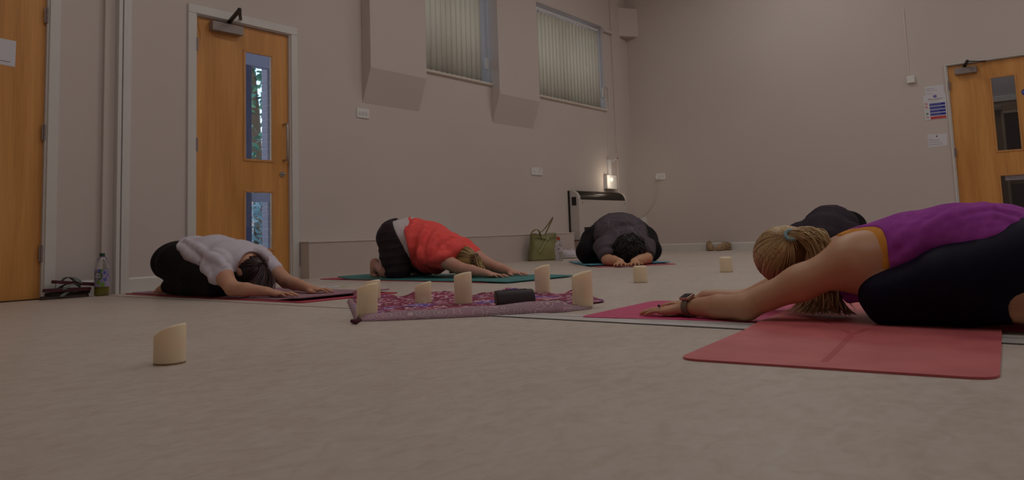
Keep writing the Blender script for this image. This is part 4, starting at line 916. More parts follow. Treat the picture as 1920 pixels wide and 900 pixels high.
def shrink(B, tags, by=.007):
    out = []
    for p in B.p:
        if p[6] in tags:
            p = list(p)
            if p[0] == 'c': p[3] -= by; p[4] -= by
            else: p[3] = tuple(x-by for x in p[3])
            p[5] = min(p[5], .022); p = tuple(p)
        out.append(p)
    return out
def woman_purple():
    B = Body(); J = lambda u, v, x: hit(u, v, 0, x); zf = .0105
    LAT = (1, .04, 0); n_ = np.array(LAT)
    ch = [J(1600, 482, 2.46), J(1640, 485, 2.46), J(1710, 467, 2.46), J(1800, 456, 2.46), J(1880, 462, 2.46)]
    B.chain([J(1535, 484, 2.47), ch[0]], [.046, .058], .03, 'neck', n_, 1.1)
    B.chain(ch[:3], [.072, .086, .090], .04, 'torso', n_, [1.75, 1.65, 1.45]); B.chain(ch[2:], [.090, .096, .100], .04, 'torso', n_, [1.45, 1.35, 1.45])
    pel = J(1940, 480, 2.46); B.chain([ch[4], pel], [.100, .114], .04, 'pelvis', n_, 1.5)
    shl = J(1592, 492, 2.32); shr = J(1592, 478, 2.62)
    # near arm
    el = J(1396, 575, 2.285); wr = J(1292, 576, 2.345); B.ball(shl+np.array([.02, -.02, 0]), .072, .05, 'delt'); B.chain([shl, shl*.55+el*.45, el], [.060, .046, .0375], .035, 'arm'); B.chain([el, el*.55+wr*.45, wr], [.039, .037, .026], .012, 'arm', (0, 0, 1), 1.0)
    B.ball(el+np.array([0, -.012, -.004]), .030, .02, 'arm')
    B.cone(shl+np.array([.03, -.05, .0]), ch[2]+np.array([-.10, 0, .0]), .052, .04, .05, 'torso')   # lat muscle
    B.cone(shl+np.array([.02, -.01, -.03]), J(1640, 520, 2.34), .05, .05, .04, 'torso')
    ks_, kf = hand(B, wr, (-.04, 1), (1, .1), .96, .07, floorz=.0048, arch=.005)
    # far arm
    elr = J(1400, 565, 2.62); wrr = J(1325, 571, 2.60); wrr[2] = .045; B.chain([shr, elr], [.058, .038], .03, 'arm'); B.chain([elr, wrr], [.038, .026], .012, 'arm'); hand(B, wrr, (-.02, 1), (-1, .1), .92, .10, floorz=.0048, arch=.005)
    # head
    hc = J(1474, 480, 2.475); img = lambda a, b: unit(RT*a-UP*b); up_ = unit(RT*-.85+UP*.25+FW*.25); fc = unit(RT*-.015-UP*.673+FW*.622); u, f, l = head(B, hc, up_, fc, .97)
    # near leg (and the far one behind it)
    def leg(dx, near):
        hp = J(1955, 497, 2.34); mid = J(1790, 531, 2.31); kn = J(1662, 556, 2.305); k2 = J(1668, 575, 2.305); cf = J(1800, 570, 2.30); an = J(1900, 578, 2.29)
        o = np.array([dx, .0, 0]); P = [p+o for p in (hp, mid, kn, k2, cf, an)]
        B.chain(P[:3], [.112, .090, .063], .03, 'leg'); B.cone(P[2], P[3], .060, .048, .02, 'leg'); B.chain(P[3:], [.046, .052, .036], .02, 'leg')
        ft = P[5]+np.array([.0, -.055, -.008]); B.chain([P[5], ft], [.033, .036], .015, 'foot'); toe = ft+np.array([.01, -.13, -.018]); B.chain([ft, toe], [.034, .024], .015, 'foot', n_, 1.3)
        for k in range(5): q = toe+np.array([(-.026+.013*k), -.015, -.004]); B.cone(q, q+np.array([0, -.022-.004*abs(2-k)*-1, -.002]), .009 if k else .011, .007, .005, 'foot')
    leg(0, True); leg(.33, False)
    root = thing('person', 'blonde person in purple tank top and navy leggings stretched forward on magenta mat', 'person', (2.45, .5, 0))
    B2 = shrink(B, ('leg', 'pelvis'))
    implicit('body', M_SKIN2, root, B2, .0048, floor=.0052, sub=[ear_sub(hc, u, f, l, .97, 1), ear_sub(hc, u, f, l, .97, -1)])
    # garments
    arm_c = J(1648, 470, 2.3)
    c1 = (J(1662, 420, 2.46)); nv = unit(RT*-.985-UP*.17)
    hem_n = unit(RT*.80-UP*.60*-1*-1)
    tp = sel(B, 'torso', 'pelvis'); fd = folds(unit(RT*.62-UP*.60), 110, .010, unit(RT*.6+UP*.8), 1.2, 7., .4)
    fade = lambda P: fd(P)*np.clip(((P-ch[1])@RT-.02)/.22, .06, 1)
    implicit('tank_top', fabric('purple_jersey', (.37, .065, .36), (.31, .045, .31)), root, tp+ridges(tp, .0085, [[(1702, 470), (1742, 438), (1792, 411), (1850, 398), (1903, 403)], [(1728, 468), (1765, 444), (1812, 423), (1868, 413), (1908, 420)], [(1762, 462), (1795, 446), (1842, 431), (1888, 428)], [(1790, 464), (1826, 449), (1870, 440)], [(1655, 515), (1700, 478), (1742, 436), (1785, 405), (1828, 393)], [(1682, 500), (1705, 474), (1722, 452), (1750, 425)], [(1832, 455), (1868, 447), (1896, 437)], [(1668, 470), (1700, 446), (1735, 415)], [(1652, 494), (1700, 488), (1740, 478)]], .0105, .014), .0048, infl=.0085*1.0, disp=fade, floor=zf,
             clips=[(J(1603, 480, 2.46), unit(RT*-1-UP*.15)), (J(1905, 450, 2.3), unit(RT*.62-UP*.78))], sub=[('e', J(1562, 474, 2.29), None, (.140, .140, .15), .1, .004, '', None, 1.)])
    implicit('bra_top', fabric('amber_jersey', (.72, .30, .055), (.62, .24, .04)), root, sel(B, 'torso'), .0048, infl=.0055, floor=zf, clips=[(J(1580, 480, 2.46), unit(RT*-1-UP*.45)), (J(1700, 470, 2.3), unit(RT))], sub=[('e', J(1557, 476, 2.29), None, (.105, .105, .125), .1, .004, '', None, 1.)])
    strap = [J(1655, 424, 2.40), J(1630, 427, 2.41), J(1600, 436, 2.42), J(1570, 455, 2.42)]
    MB().tube([J(1660, 419, 2.46), J(1625, 427, 2.47), J(1590, 437, 2.48), J(1560, 452, 2.50)], .006, 8).build('strap', mat('purple_strap', (.25, .02, .12), .7), root)
    lg = sel(B, 'leg', 'pelvis'); implicit('leggings', fabric('navy_lycra', (.007, .005, .020), (.005, .004, .015), .6), root, lg, .0048, infl=.0045, floor=zf+.0002, clips=[(J(1896, 570, 2.3), unit(RT*1.+UP*-.08)*1.) if False else (np.array([0, J(1894, 575, 2.3)[1], 0]), (0, -1, 0))] if False else [], disp=None, sub=[('c', J(1938, 572, 2.29), J(2020, 585, 2.29), .062, .062, .01, '', None, 1.), ('c', J(1938, 572, 2.29)+np.array([.33, 0, 0]), J(2010, 585, 2.29)+np.array([.33, 0, 0]), .062, .062, .01, '', None, 1.)])
    # hair
    hm = hair_mat('blonde_hair', (.26, .12, .035), (.78, .55, .28)); rad = np.array([.099, .104, .083])*.97; tie_v = np.array([.10, -.96, .16])
    # l points to one side: make the tie lie on the camera side
    sgn = -1 if l@FW > 0 else 1; tie_v[2] = abs(tie_v[2])*sgn
    cap = Body(); cap.ball(hc, .09, .01, 'h', [u, f, l], tuple(rad*.985)); hr = thing('hair', None, None, tuple(hc)); 
    bpy.data.objects.remove(hr); 
    earp = [('e', hc+(-u*.018+f*.004+l*.080*q)*.97, [u, f, l], (.030, .018, .030), .01, .004, '', None, 1.) for q in (-1, 1)]
    implicit('hair', mat('blonde_under', (.19, .085, .03), .6), root, cap.p, .0048, sub=earp, clips=[(hc+f*.062-u*.0, unit(f*.78-u*.62)), (hc-u*.050-f*.0, unit(-u*.93+f*.36))]); hair = [o for o in root.children if o.name.startswith('hair')][0]; ORG[hair.name] = ORG[root.name]
    lim = lambda d: d[1] < .74+.5*d[0] and d[0] > -.36-.35*d[1]*-1*-.6 and not (d[1] > .25 and d[0] < .05) and not (abs(d[1]) < .2 and d[0] < .03 and abs(d[2]) > .8)
    st = scalp(hc, u, f, l, rad, tie_v, 620, 3, .004, lim, stop=.97); strands('strand', st, .0017, hm, hair, 5)
    tv = unit(tie_v); tie = hc+(tv*rad*1.04)@np.array([u, f, l])
    ringp = []; ta = unit(tv@np.array([u, f, l])); e1 = unit(np.cross(ta, UP)); e2 = np.cross(ta, e1)
    for k in range(16): g = 2*math.pi*k/16; ringp.append(tie+ta*.006+e1*.0165*math.cos(g)+e2*.0165*math.sin(g))
    MB().tube(ringp, .006, 8, closed=True).build('hair_tie', mat('hair_tie_blue', (.25, .38, .40), .7), root)
    g = np.random.default_rng(9); ln = []
    dn = (hc-tie)@FW
    for k in range(560):
        a = g.uniform(0, 6.283); r_ = math.sqrt(g.uniform(0, 1)); j = (e1*math.cos(a)+e2*math.sin(a))*r_; ex = g.normal(0, 1, 3)
        p0 = tie+j*.015; p1 = tie+ta*.030+RT*.030+j*.040+UP*.010; 
        tgt = hit(1523+g.normal(0, 12)*(.6+.6*r_), 447+20*r_*math.cos(a), 0, 2.405+.02*ex[2]*.5); tgt2 = hit(1550+g.normal(0, 12), 505, 0, 2.42+.02*ex[0])
        end = hit(1530+g.normal(0, 22), 562+abs(g.normal(0, 1))*9, 0, 2.42+.03*ex[1]); end[2] = max(.016, end[2]*.5+.002*abs(ex[2]))
        ln.append(bez([p0, p1+RT*.02, tgt+UP*.012, tgt+RT*.02, tgt2+RT*.01, tgt2-UP*.05, end], 14))
    for k in range(26):
        e = hit(1590+g.normal(0, 14), 579, 0, 2.44+g.normal(0, .02)); e[2] = .016; s0 = hit(1540+g.normal(0, 10), 500, 0, 2.5); ln.append(bez([s0, hit(1560, 540, 0, 2.47)+RT*g.normal(0, .02), hit(1568+g.normal(0, 10), 575, 0, 2.46), e], 10))
    strands('ponytail', ln, .0023, hm, root, 8)
    # watch and ring
    ax = unit(wr-el); c = wr-ax*.006; e1 = unit(np.cross(ax, (0, 0, 1))); e2 = np.cross(e1, ax); ring = [c+ax*0+e1*.0335*math.cos(g_)+e2*.030*math.sin(g_) for g_ in [2*math.pi*k/24 for k in range(24)]]
    w_ = MB(); vs = []
    for p in ring:
        o = unit(p-c)
        for dx, do in ((-.011, 0), (-.011, .002), (.011, .002), (.011, 0)): vs.append(p+ax*dx+o*do)
    m = 24; w_.add(vs, [(4*i+j, 4*((i+1) % m)+j, 4*((i+1) % m)+(j+1) % 4, 4*i+(j+1) % 4) for i in range(m) for j in range(4)]); wt = w_.build('wristwatch', mat('watch_strap', (.17, .12, .08), .6), root)
    o = unit(e2*.8+FW*-.45); o = unit(o-ax*(o@ax)); q = c+o*.036; sd = np.cross(o, ax)
    def slab(cc, a, b, d, nm, m, par): vs = [cc+ax*sx*a+sd*sy*b+o*sz*d for sx, sy, sz in ((-1, -1, -1), (1, -1, -1), (1, 1, -1), (-1, 1, -1), (-1, -1, 1), (1, -1, 1), (1, 1, 1), (-1, 1, 1))]; return MB().add(vs, [(0, 3, 2, 1), (4, 5, 6, 7), (0, 1, 5, 4), (1, 2, 6, 5), (2, 3, 7, 6), (3, 0, 4, 7)]).build(nm, m, par, bevel=.0025)
    cs_ = slab(q, .0195, .0175, .005, 'watch_case', mat('watch_case', (.55, .36, .28), .3, .8), wt); slab(q+o*.0046, .0165, .0145, .0012, 'watch_screen', mat('watch_glass', (.02, .018, .03), .08), wt)
    rp = ks_[2]+kf*.016; rp[2] = ks_[2][2]+.0055
    rg = [rp+np.array([.0, 0, 0])+np.array([.0105*math.cos(g_), 0, -.008+.0105*math.sin(g_)]) for g_ in [2*math.pi*k/16 for k in range(16)]]
    MB().tube(rg, .0016, 6, closed=True).build('finger_ring', mat('ring_silver', (.6, .55, .5), .25, 1.), root); rt_ = rp+np.array([0, 0, .0035]); MB().lathe(rt_, [(.002, 0), (.0055, .003), (.0055, .006), (.002, .009)], 10).build('ring_stone', mat('ring_stone', (.12, .03, .08), .2), root)
    # second front hem of the tank top hanging at the chest
    tr_ = [J(1575, 546, 2.40), J(1592, 558, 2.38), J(1622, 556, 2.36)]
    mb = Body(); mb.chain(tr_, [.004, .012, .018], .02, 'x'); implicit('top_hem', MATS['purple_jersey'], root, mb.p, .0045, floor=.0)
    return B
woman_purple()
# common torso builder for the other kneeling people
def simple_hair(root, parent_name, hc, u, f, l, rad, tie_v, m, under, n, lim, seed, h, lift=.003, clips=(), r=.0022, stop=.93, disp=None):
    cap = Body(); cap.ball(hc, .09, .01, 'h', [u, f, l], tuple(np.array(rad)*.985)); hair = implicit(parent_name, under, root, cap.p, h, clips=list(clips), disp=disp, sub=[('e', hc+(-u*.018+f*.004+l*.080*q), [u, f, l], (.027, .016, .030), .01, .004, '', None, 1.) for q in (-1, 1)])
    st = scalp(hc, u, f, l, np.array(rad), tie_v, n, seed, lift, lim, stop=stop); strands('strand', st, r, m, hair, seed+1); return hair

def woman_white():
    B = Body(); J = lambda u, v, x: hit(u, v, 0, x); zf = .0102; LAT = np.array((1, 0, 0.)); h = .0062
    sp = [J(460, 489, 2.60), J(440, 488, 2.60), J(403, 484, 2.60), J(364, 486, 2.60), J(338, 491, 2.60)]
    B.chain([J(464, 500, 2.60), sp[0]], [.045, .055], .03, 'neck'); B.chain(sp[:4], [.07, .100, .116, .118], .04, 'torso', LAT, [1.7, 1.5, 1.35, 1.3]); B.chain(sp[3:], [.118, .126], .04, 'pelvis', LAT, [1.35, 1.35])
    B.cone(J(428, 520, 2.58), J(392, 512, 2.58), .090, .105, .05, 'belly', LAT, 1.3)
    def arm(tip, wr, el, sh, side):
        tip, wr, el, sh = map(np.array, (tip, wr, el, sh)); B.ball(sh, .048, .04, 'shoulder'); B.chain([sh, sh*.50+el*.50], [.050, .048], .03, 'upper'); B.chain([sh*.50+el*.50, el], [.047, .040], .03, 'arm'); B.chain([el, el*.6+wr*.4, wr], [.040, .036, .025], .012, 'arm')
        hand(B, wr, (tip-wr)[:2], side, .93, .13, floorz=zf)
    n_el = np.array((2.415, 3.705, .058)); n_sh = np.array((2.45, 3.93, .188)); f_el = np.array((2.792, 3.75, .070)); f_sh = np.array((2.775, 3.97, .205))
    arm((2.532, 3.307, .01), (2.465, 3.468, .040), n_el, n_sh, (1, .3)); arm((2.80, 3.328, .01), (2.745, 3.500, .040), f_el, f_sh, (-1, 0))
    hc = J(464, 511, 2.60); u, f, l = head(B, hc, unit(RT*.80-UP*.52-FW*.15), unit(-UP*.8-RT*.55), .95); s_ = 1 if l@FW < 0 else -1
    def leg(dx, k):
        P = [J(331, 495, 2.48), J(370, 519, 2.46), J(410, 531, 2.44), J(406, 540, 2.45), J(360, 538, 2.46), J(316, 537, 2.47)]; P = [p+np.array([dx, 0, 0]) for p in P]
        B.chain(P[:3], [.110, .080, .060], .04, 'leg'); B.chain(P[2:4], [.060, .05], .02, 'leg'); B.chain(P[3:], [.05, .056, .038], .02, 'leg'); t = P[5]+np.array([.005, .10, -.0]); t[2] = .035; B.chain([P[5], t], [.034, .022], .012, 'foot', LAT, 1.3)
        for q in range(5): a = t+np.array([-.024+.012*q, .0, -.002]); B.cone(a, a+np.array([0, .03, -.008]), .009, .007, .005, 'foot')
    leg(0, 0); leg(.28, 1)
    root = thing('person', 'dark-haired person in white T-shirt and black leggings stretched forward on the mauve mat', 'person', (2.6, 4.0, 0))
    implicit('body', M_SKIN, root, shrink(B, ('leg', 'pelvis', 'torso', 'belly'), .009), h, floor=zf, sub=[ear_sub(hc, u, f, l, .95, 1), ear_sub(hc, u, f, l, .95, -1)])
    shirt = sel(B, 'torso', 'belly', 'shoulder', 'upper', 'pelvis'); fd = folds((0, 1, .8), 95, .009, (1, .2, .3), 1.4, 9., 1.1)
    implicit('t_shirt', fabric('white_jersey', (.66, .59, .66), (.62, .55, .62)), root, shirt+ridges(shirt, .010, [[(342, 462), (365, 482), (392, 512), (408, 540)], [(350, 452), (380, 470), (402, 490)], [(332, 462), (350, 474), (368, 492)], [(392, 478), (408, 486), (420, 500)], [(402, 470), (420, 480), (432, 496)], [(380, 490), (385, 510), (398, 530)], [(480, 468), (492, 476), (500, 488)]], .012, .018), h, infl=.010, floor=zf, disp=fd,
             clips=[(J(337, 470, 2.5), unit(-RT*.86-UP*.10*-1-UP*.3)), (n_sh*.45+n_el*.55, unit(n_el-n_sh)*1.)] if False else [(J(336, 452, 2.60), unit(-RT*.74+UP*.55)) if False else clipline(347, 436, 327, 464, 400, 450), clipline(327, 462, 352, 500, 400, 480)],
             sub=[('e', J(468, 500, 2.60), None, (.080, .080, .080), .1, .004, '', None, 1.)])
    implicit('leggings', fabric('black_lycra', (.010, .008, .010), (.008, .006, .008), .7), root, sel(B, 'leg', 'pelvis'), h, infl=.006, floor=zf+.0002, sub=[('c', J(304, 537, 2.47)+np.array([d, 0, 0]), J(270, 537, 2.47)+np.array([d, 0, 0]), .055, .055, .01, '', None, 1.) for d in (0, .28)])
    hm = hair_mat('dark_brown_hair', (.012, .005, .006), (.075, .030, .030), .32); rad = np.array([.100, .104, .084])*.96; tie_v = np.array([.45, -.80, .25*s_])
    lim = lambda d: d[1] < .55+.5*d[0] and d[0] > -.50 and not (d[1] > .2 and d[0] < .05) and not (abs(d[1]) < .22 and d[0] < .04)
    hair = simple_hair(root, 'hair', hc, u, f, l, rad, tie_v, hm, mat('brown_under', (.014, .006, .006), .6), 300, lim, 21, h, clips=[(hc+f*.055, unit(f*.8-u*.6)), (hc-u*.045, unit(-u*.97+f*.2))])
    tie = hc+(unit(tie_v)*rad)@np.array([u, f, l]); g = np.random.default_rng(4); ln = []
    for k in range(300):
        w_ = g.uniform(-1, 1); e = hit(476+w_*28+g.normal(0, 3), 549, 0, 2.56+.05*g.normal()*.6); e[2] = .016+abs(g.normal(0, .006)); p1 = tie+u*.05+UP*.03+l*w_*.03; p2 = (p1+e)/2+u*.06+FW*-.02+l*w_*.04; ln.append(bez([tie+g.normal(0, .006, 3), p1, p2, e+UP*.05+u*.01, e], 10))
    for k in range(40):  # loose loop on the far side
        a = tie+g.normal(0, .004, 3); ln.append(bez([a, a+RT*.03+UP*.03, hit(506, 492, 0, 2.66)+g.normal(0, .004, 3), hit(498, 530, 0, 2.64)+g.normal(0, .005, 3)], 9))
    strands('ponytail', ln, .0026, hm, root, 31)
woman_white()

def woman_coral():
    B = Body(); J = lambda u, v, x: hit(u, v, 0, x); zf = .0102; LAT = np.array((1, 0, 0.)); h = .0068
    sp = [J(856, 477, 4.19), J(835, 468, 4.19), J(803, 454, 4.19), J(772, 445, 4.19), J(748, 446, 4.19)]
    B.chain([J(862, 484, 4.19), sp[0]], [.046, .058], .03, 'neck'); B.chain(sp[:4], [.078, .108, .130, .138], .05, 'torso', LAT, [1.6, 1.45, 1.35, 1.3]); B.chain(sp[3:], [.136, .136], .04, 'pelvis', LAT, 1.3)
    B.chain([J(818, 494, 4.19), J(806, 486, 4.19), J(788, 468, 4.19)], [.060, .080, .10], .05, 'belly', LAT, 1.35)
    def arm(tip, wr, el, sh, side):
        tip, wr, el, sh = map(np.array, (tip, wr, el, sh)); B.ball(sh, .068, .04, 'shoulder'); c = sh*.66+el*.34; B.chain([sh, c], [.064, .057], .03, 'upper'); B.chain([c, el], [.056, .043], .03, 'arm'); B.chain([el, el*.6+wr*.4, wr], [.043, .039, .026], .012, 'arm'); hand(B, wr, (tip-wr)[:2], side, .95, .10, floorz=zf)
    arm((4.03, 3.10, .01), (4.05, 3.275, .038), (4.06, 3.515, .070), (4.05, 3.775, .172), (1, 0)); arm((4.24, 3.08, .01), (4.27, 3.25, .040), (4.35, 3.48, .075), (4.36, 3.75, .20), (-1, 0))
    hc = J(866, 490, 4.18); u, f, l = head(B, hc, unit(RT*.80-UP*.50-FW*.30), unit(-UP*.80-RT*.55+FW*.1), .98); s_ = 1 if l@FW < 0 else -1
    def leg(k):
        if k == 0: P = [J(744, 449, 4.04), J(745, 480, 4.03), J(748, 505, 4.02), J(742, 512, 4.03), J(724, 509, 4.04), J(709, 500, 4.05)]
        else: P = [J(744, 449, 4.04)+np.array([.28, 0, 0]), J(775, 478, 4.33), J(806, 500, 4.36), J(804, 503, 4.36), J(786, 501, 4.36), J(768, 499, 4.36)]; P[2][2] = .08; P[3][2] = .065; P[4][2] = .055; P[5][2] = .05
        B.chain(P[:3], [.132, .108, .076], .04, 'leg'); B.chain([P[2], P[3]], [.074, .055], .02, 'leg'); mid = P[3]*.82+P[4]*.18; B.chain([P[3], mid], [.055, .052], .02, 'leg'); B.chain([mid, P[4], P[5]], [.050, .050, .034], .02, 'calf')
        t = P[5]+np.array([0, .02, -.0]); hl = P[5]+np.array([0, .035, .030]); B.chain([hl, P[5]+np.array([0, .03, -.0])], [.030, .034], .02, 'foot'); b = P[5]+np.array([0, .045, 0]); b[2] = .040; B.chain([hl, b], [.030, .028], .02, 'foot', LAT, 1.2)
        for q in range(5): a = b+np.array([-.026+.013*q, -.0, -.012]); B.cone(a, a+np.array([0, -.032, -.008]), .010, .008, .005, 'foot')
    leg(0); leg(1)
    kn2 = J(800, 505, 4.36); B.chain([J(790, 470, 4.34), kn2], [.10, .066], .03, 'leg2') if False else None
    B.chain([J(800, 508, 4.42), J(782, 503, 4.42), J(765, 499, 4.42)], [.040, .045, .036], .02, 'calf') if False else None
    root = thing('person', 'blonde person in coral T-shirt and charcoal capri leggings reaching forward on teal mat', 'person', (4.15, 3.7, 0))
    implicit('body', M_SKIN3, root, shrink(B, ('leg', 'pelvis', 'torso', 'belly'), .010), h, floor=zf, sub=[ear_sub(hc, u, f, l, .98, 1), ear_sub(hc, u, f, l, .98, -1)])
    fd = folds((0, 1, .35), 75, .010, (1, .1, .4), 1.5, 9., 2.2)
    csh = sel(B, 'torso', 'belly', 'shoulder', 'upper')
    implicit('t_shirt', fabric('coral_jersey', (.95, .12, .11), (.90, .10, .09)), root, csh+ridges(csh, .015, [[(778, 412), (768, 436), (766, 462), (778, 490)], [(800, 420), (790, 446), (790, 478), (800, 500)], [(822, 430), (812, 450), (806, 474)], [(856, 440), (838, 452), (818, 462)], [(862, 452), (842, 464), (822, 474)], [(868, 462), (848, 472), (832, 482)], [(760, 428), (764, 450), (775, 470)], [(812, 488), (825, 482), (838, 478)]], .014, .02), h, infl=.015, floor=zf+.012, disp=fd, clips=[clipline(768, 400, 757, 432, 800, 430), clipline(757, 430, 768, 480, 800, 430)], sub=[('e', J(872, 488, 4.19), None, (.082, .082, .085), .1, .004, '', None, 1.)])
    implicit('vest', fabric('white_vest', (.62, .54, .54), (.58, .50, .50)), root, sel(B, 'torso', 'pelvis', 'belly', 'leg'), h, infl=.004, floor=zf, clips=[(J(737, 430, 4.1), unit(-RT*.93-UP*.37)), (J(778, 430, 4.1), RT)])
    implicit('capri_leggings', fabric('charcoal_lycra', (.045, .030, .036), (.035, .022, .028), .8), root, sel(B, 'leg', 'pelvis'), h, infl=.014, floor=zf+.0002, disp=folds((0, .2, 1), 110, .008, (0, 1, 0), 1., 9., .3), clips=[(J(741, 412, 4.1), unit(RT*.93+UP*.50))] if True else [])
    hm = hair_mat('golden_hair', (.15, .075, .015), (.58, .38, .14)); rad = np.array([.102, .106, .086]); tie_v = np.array([.72, -.62, .25*s_])
    lim = lambda d: d[1] < .6+.5*d[0] and d[0] > -.55 and not (d[1] > .2 and d[0] < .05)
    simple_hair(root, 'hair', hc, u, f, l, rad, tie_v, hm, mat('golden_under', (.13, .065, .015), .6), 420, lim, 41, h, lift=.006, clips=[(hc+f*.055, unit(f*.8-u*.6)), (hc-u*.05, unit(-u*.97+f*.2))], r=.0026)
    tie = hc+(unit(tie_v)*rad*1.03)@np.array([u, f, l]); g = np.random.default_rng(14); ln = []
    for k in range(170):
        a = tie+g.normal(0, .016, 3); e = hit(893+g.normal(0, 7), 503, 0, 4.17+g.normal(0, .03)); e[2] = .02+abs(g.normal(0, .012)); ln.append(bez([a, a+u*.05+UP*.01, (a+e)/2+u*.05+g.normal(0, .015, 3), e+g.normal(0, .012, 3)], 8))
    strands('ponytail', ln, .0028, hm, root, 51)
    # claw clip
    dr = unit(unit(tie_v)@np.array([u, f, l])); sd = unit(np.cross(dr, UP)); v2 = np.cross(sd, dr); mb = MB(); c = tie+dr*.012
    for q in (-1, 1):
        mb.tube([c+sd*.012*q+v2*.040, c+sd*.020*q+dr*.010+v2*.02, c+sd*.020*q+dr*.010-v2*.02, c+sd*.012*q-v2*.040], [.005, .009, .009, .005], 8)
        for k in range(5): b = c+sd*.018*q+v2*(.032-.016*k); mb.tube([b, b+sd*.016*q+dr*.002, b+sd*.022*q-dr*.022], [.0042, .0036, .002], 6)
    mb.tube([c+dr*.014-sd*.02, c+dr*.022, c+dr*.014+sd*.02], .006, 8); mb.build('claw_clip', mat('tortoiseshell', (.05, .018, .012), .15, noise=(60, (.22, .10, .06), 2)), root)
woman_coral()

def person_grey():
    B = Body(); zf = .0102; h = .0078; L_ = RT*np.array([1, 1, 0]); L_ = unit(L_)
    sp = [at(1174, 466, 6.72), at(1171, 458, 6.82), at(1164, 441, 7.02), at(1160, 432, 7.28), at(1160, 436, 7.5)]
    B.chain([at(1178, 470, 6.60), sp[0]], [.05, .065], .03, 'neck'); B.chain(sp[:4], [.09, .125, .150, .158], .05, 'torso', L_, [1.45, 1.4, 1.4, 1.45]); B.chain(sp[3:], [.152, .15], .04, 'pelvis', L_, 1.4)
    B.chain([at(1172, 478, 6.85), at(1163, 470, 7.1)], [.10, .13], .05, 'torso', L_, 1.2)
    for k, (shp, elp, wrp, tipp) in enumerate((((1134, 464, 6.72), (1139, 488.5, 6.50), (1163, 487, 6.28), (1166, 497, 6.12)), ((1208, 464, 6.70), (1213, 486, 6.50), (1189, 485, 6.28), (1190, 497, 6.12)))):
        sh, el, wr, tip = [at(*q) for q in (shp, elp, wrp, tipp)]; el[2] = .055; wr[2] = max(.042, wr[2]*.6)
        c = sh*.40+el*.60; B.ball(sh, .072, .05, 'shoulder'); B.chain([sh, c], [.078, .062], .03, 'upper'); B.chain([c, el], [.058, .048], .03, 'arm'); B.chain([el, el*.5+wr*.5, wr], [.048, .042, .029], .012, 'arm')
        hand(B, wr, (tip-wr)[:2]*1.+L_[:2]*(.02 if k else -.02), L_[:2]*(-1 if k else 1), .98, .17, floorz=zf)
    hc = at(1181, 468, 6.56); hc[2] = max(hc[2], .115); u, f, l = head(B, hc, unit(-FW*.86-UP*.15+np.array([0, 0, -.35])), unit(np.array([0, 0, -1.])+FW*.25), 1.0)
    for k, (hp, kp) in enumerate((((1132, 442, 7.42), (1101, 472, 7.02)), ((1192, 440, 7.42), (1219, 469, 7.02)))):
        a, b = at(*hp), at(*kp); b[2] = max(b[2], .09); m_ = (a+b)/2+np.array([0, 0, .015]); B.chain([a, m_, b], [.140, .128, .098], .04, 'leg'); an = a*.35+b*.65+FW*.30*np.array([1, 1, 0])+L_*(.10 if k == 0 else -.10); an[2] = .06; b2 = b+FW*np.array([1, 1, 0])*.03; b2[2] = .075; B.chain([b2, an], [.065, .045], .02, 'leg'); ft = an+FW*np.array([1, 1, 0])*.13; ft[2] = .04; B.chain([an, ft], [.036, .026], .012, 'foot', L_, 1.3)
        for q in range(5): a_ = ft+L_*(-.024+.012*q); B.cone(a_, a_+FW*np.array([1, 1, 0])*.03, .010, .008, .005, 'foot')
    root = thing('person', 'dark-haired person in grey T-shirt bowed towards the camera on the light blue mat', 'person', (6.2, 3.5, 0))
    implicit('body', M_SKIN2, root, shrink(B, ('leg', 'pelvis', 'torso'), .012), h, floor=zf)
    gm = fabric('grey_jersey', (.115, .09, .107), (.10, .078, .092)); N = gm.node_tree.nodes; L = gm.node_tree.links; b = N['Principled BSDF']   # faint printed loops on the upper back
    tc = N.new('ShaderNodeTexCoord'); v = N.new('ShaderNodeTexVoronoi'); v.feature = 'DISTANCE_TO_EDGE'; v.inputs['Scale'].default_value = 8.5; L.new(tc.outputs['Object'], v.inputs['Vector'])
    mr = N.new('ShaderNodeMapRange'); mr.inputs['From Min'].default_value = .018; mr.inputs['From Max'].default_value = .035; mr.inputs['To Min'].default_value = .2; mr.inputs['To Max'].default_value = 0; L.new(v.outputs['Distance'], mr.inputs[0])
    ds = N.new('ShaderNodeVectorMath'); ds.operation = 'DISTANCE'; pc = at(1170, 425, 6.85)-np.array([6.2, 3.5, 0]); ds.inputs[1].default_value = tuple(pc); L.new(tc.outputs['Object'], ds.inputs[0])
    m2 = N.new('ShaderNodeMapRange'); m2.inputs['From Min'].default_value = .17; m2.inputs['From Max'].default_value = .19; m2.inputs['To Min'].default_value = 1; m2.inputs['To Max'].default_value = 0; L.new(ds.outputs['Value'], m2.inputs[0])
    mm = N.new('ShaderNodeMath'); mm.operation = 'MULTIPLY'; L.new(mr.outputs[0], mm.inputs[0]); L.new(m2.outputs[0], mm.inputs[1]); mx = N.new('ShaderNodeMix'); mx.data_type = 'RGBA'; mx.inputs['A'].default_value = (.10, .078, .092, 1); mx.inputs['B'].default_value = (.36, .33, .36, 1); L.new(mm.outputs[0], mx.inputs['Factor']); L.new(mx.outputs['Result'], b.inputs['Base Color'])
    gs = sel(B, 'torso', 'shoulder', 'upper')
    implicit('t_shirt', gm, root, gs+ridges(gs, .016, [[(1122, 448), (1126, 428), (1140, 408)], [(1208, 448), (1204, 425), (1192, 406)], [(1120, 470), (1132, 462), (1146, 458)], [(1124, 480), (1134, 474), (1146, 472)], [(1216, 470), (1210, 462), (1200, 456)], [(1145, 430), (1160, 420), (1180, 420), (1196, 430)]], .016, .022), h, infl=.016, floor=zf+.01, disp=folds(L_, 70, .009, FW, 1.4, 7., .9), clips=[(at(1160, 410, 7.40), FW)])
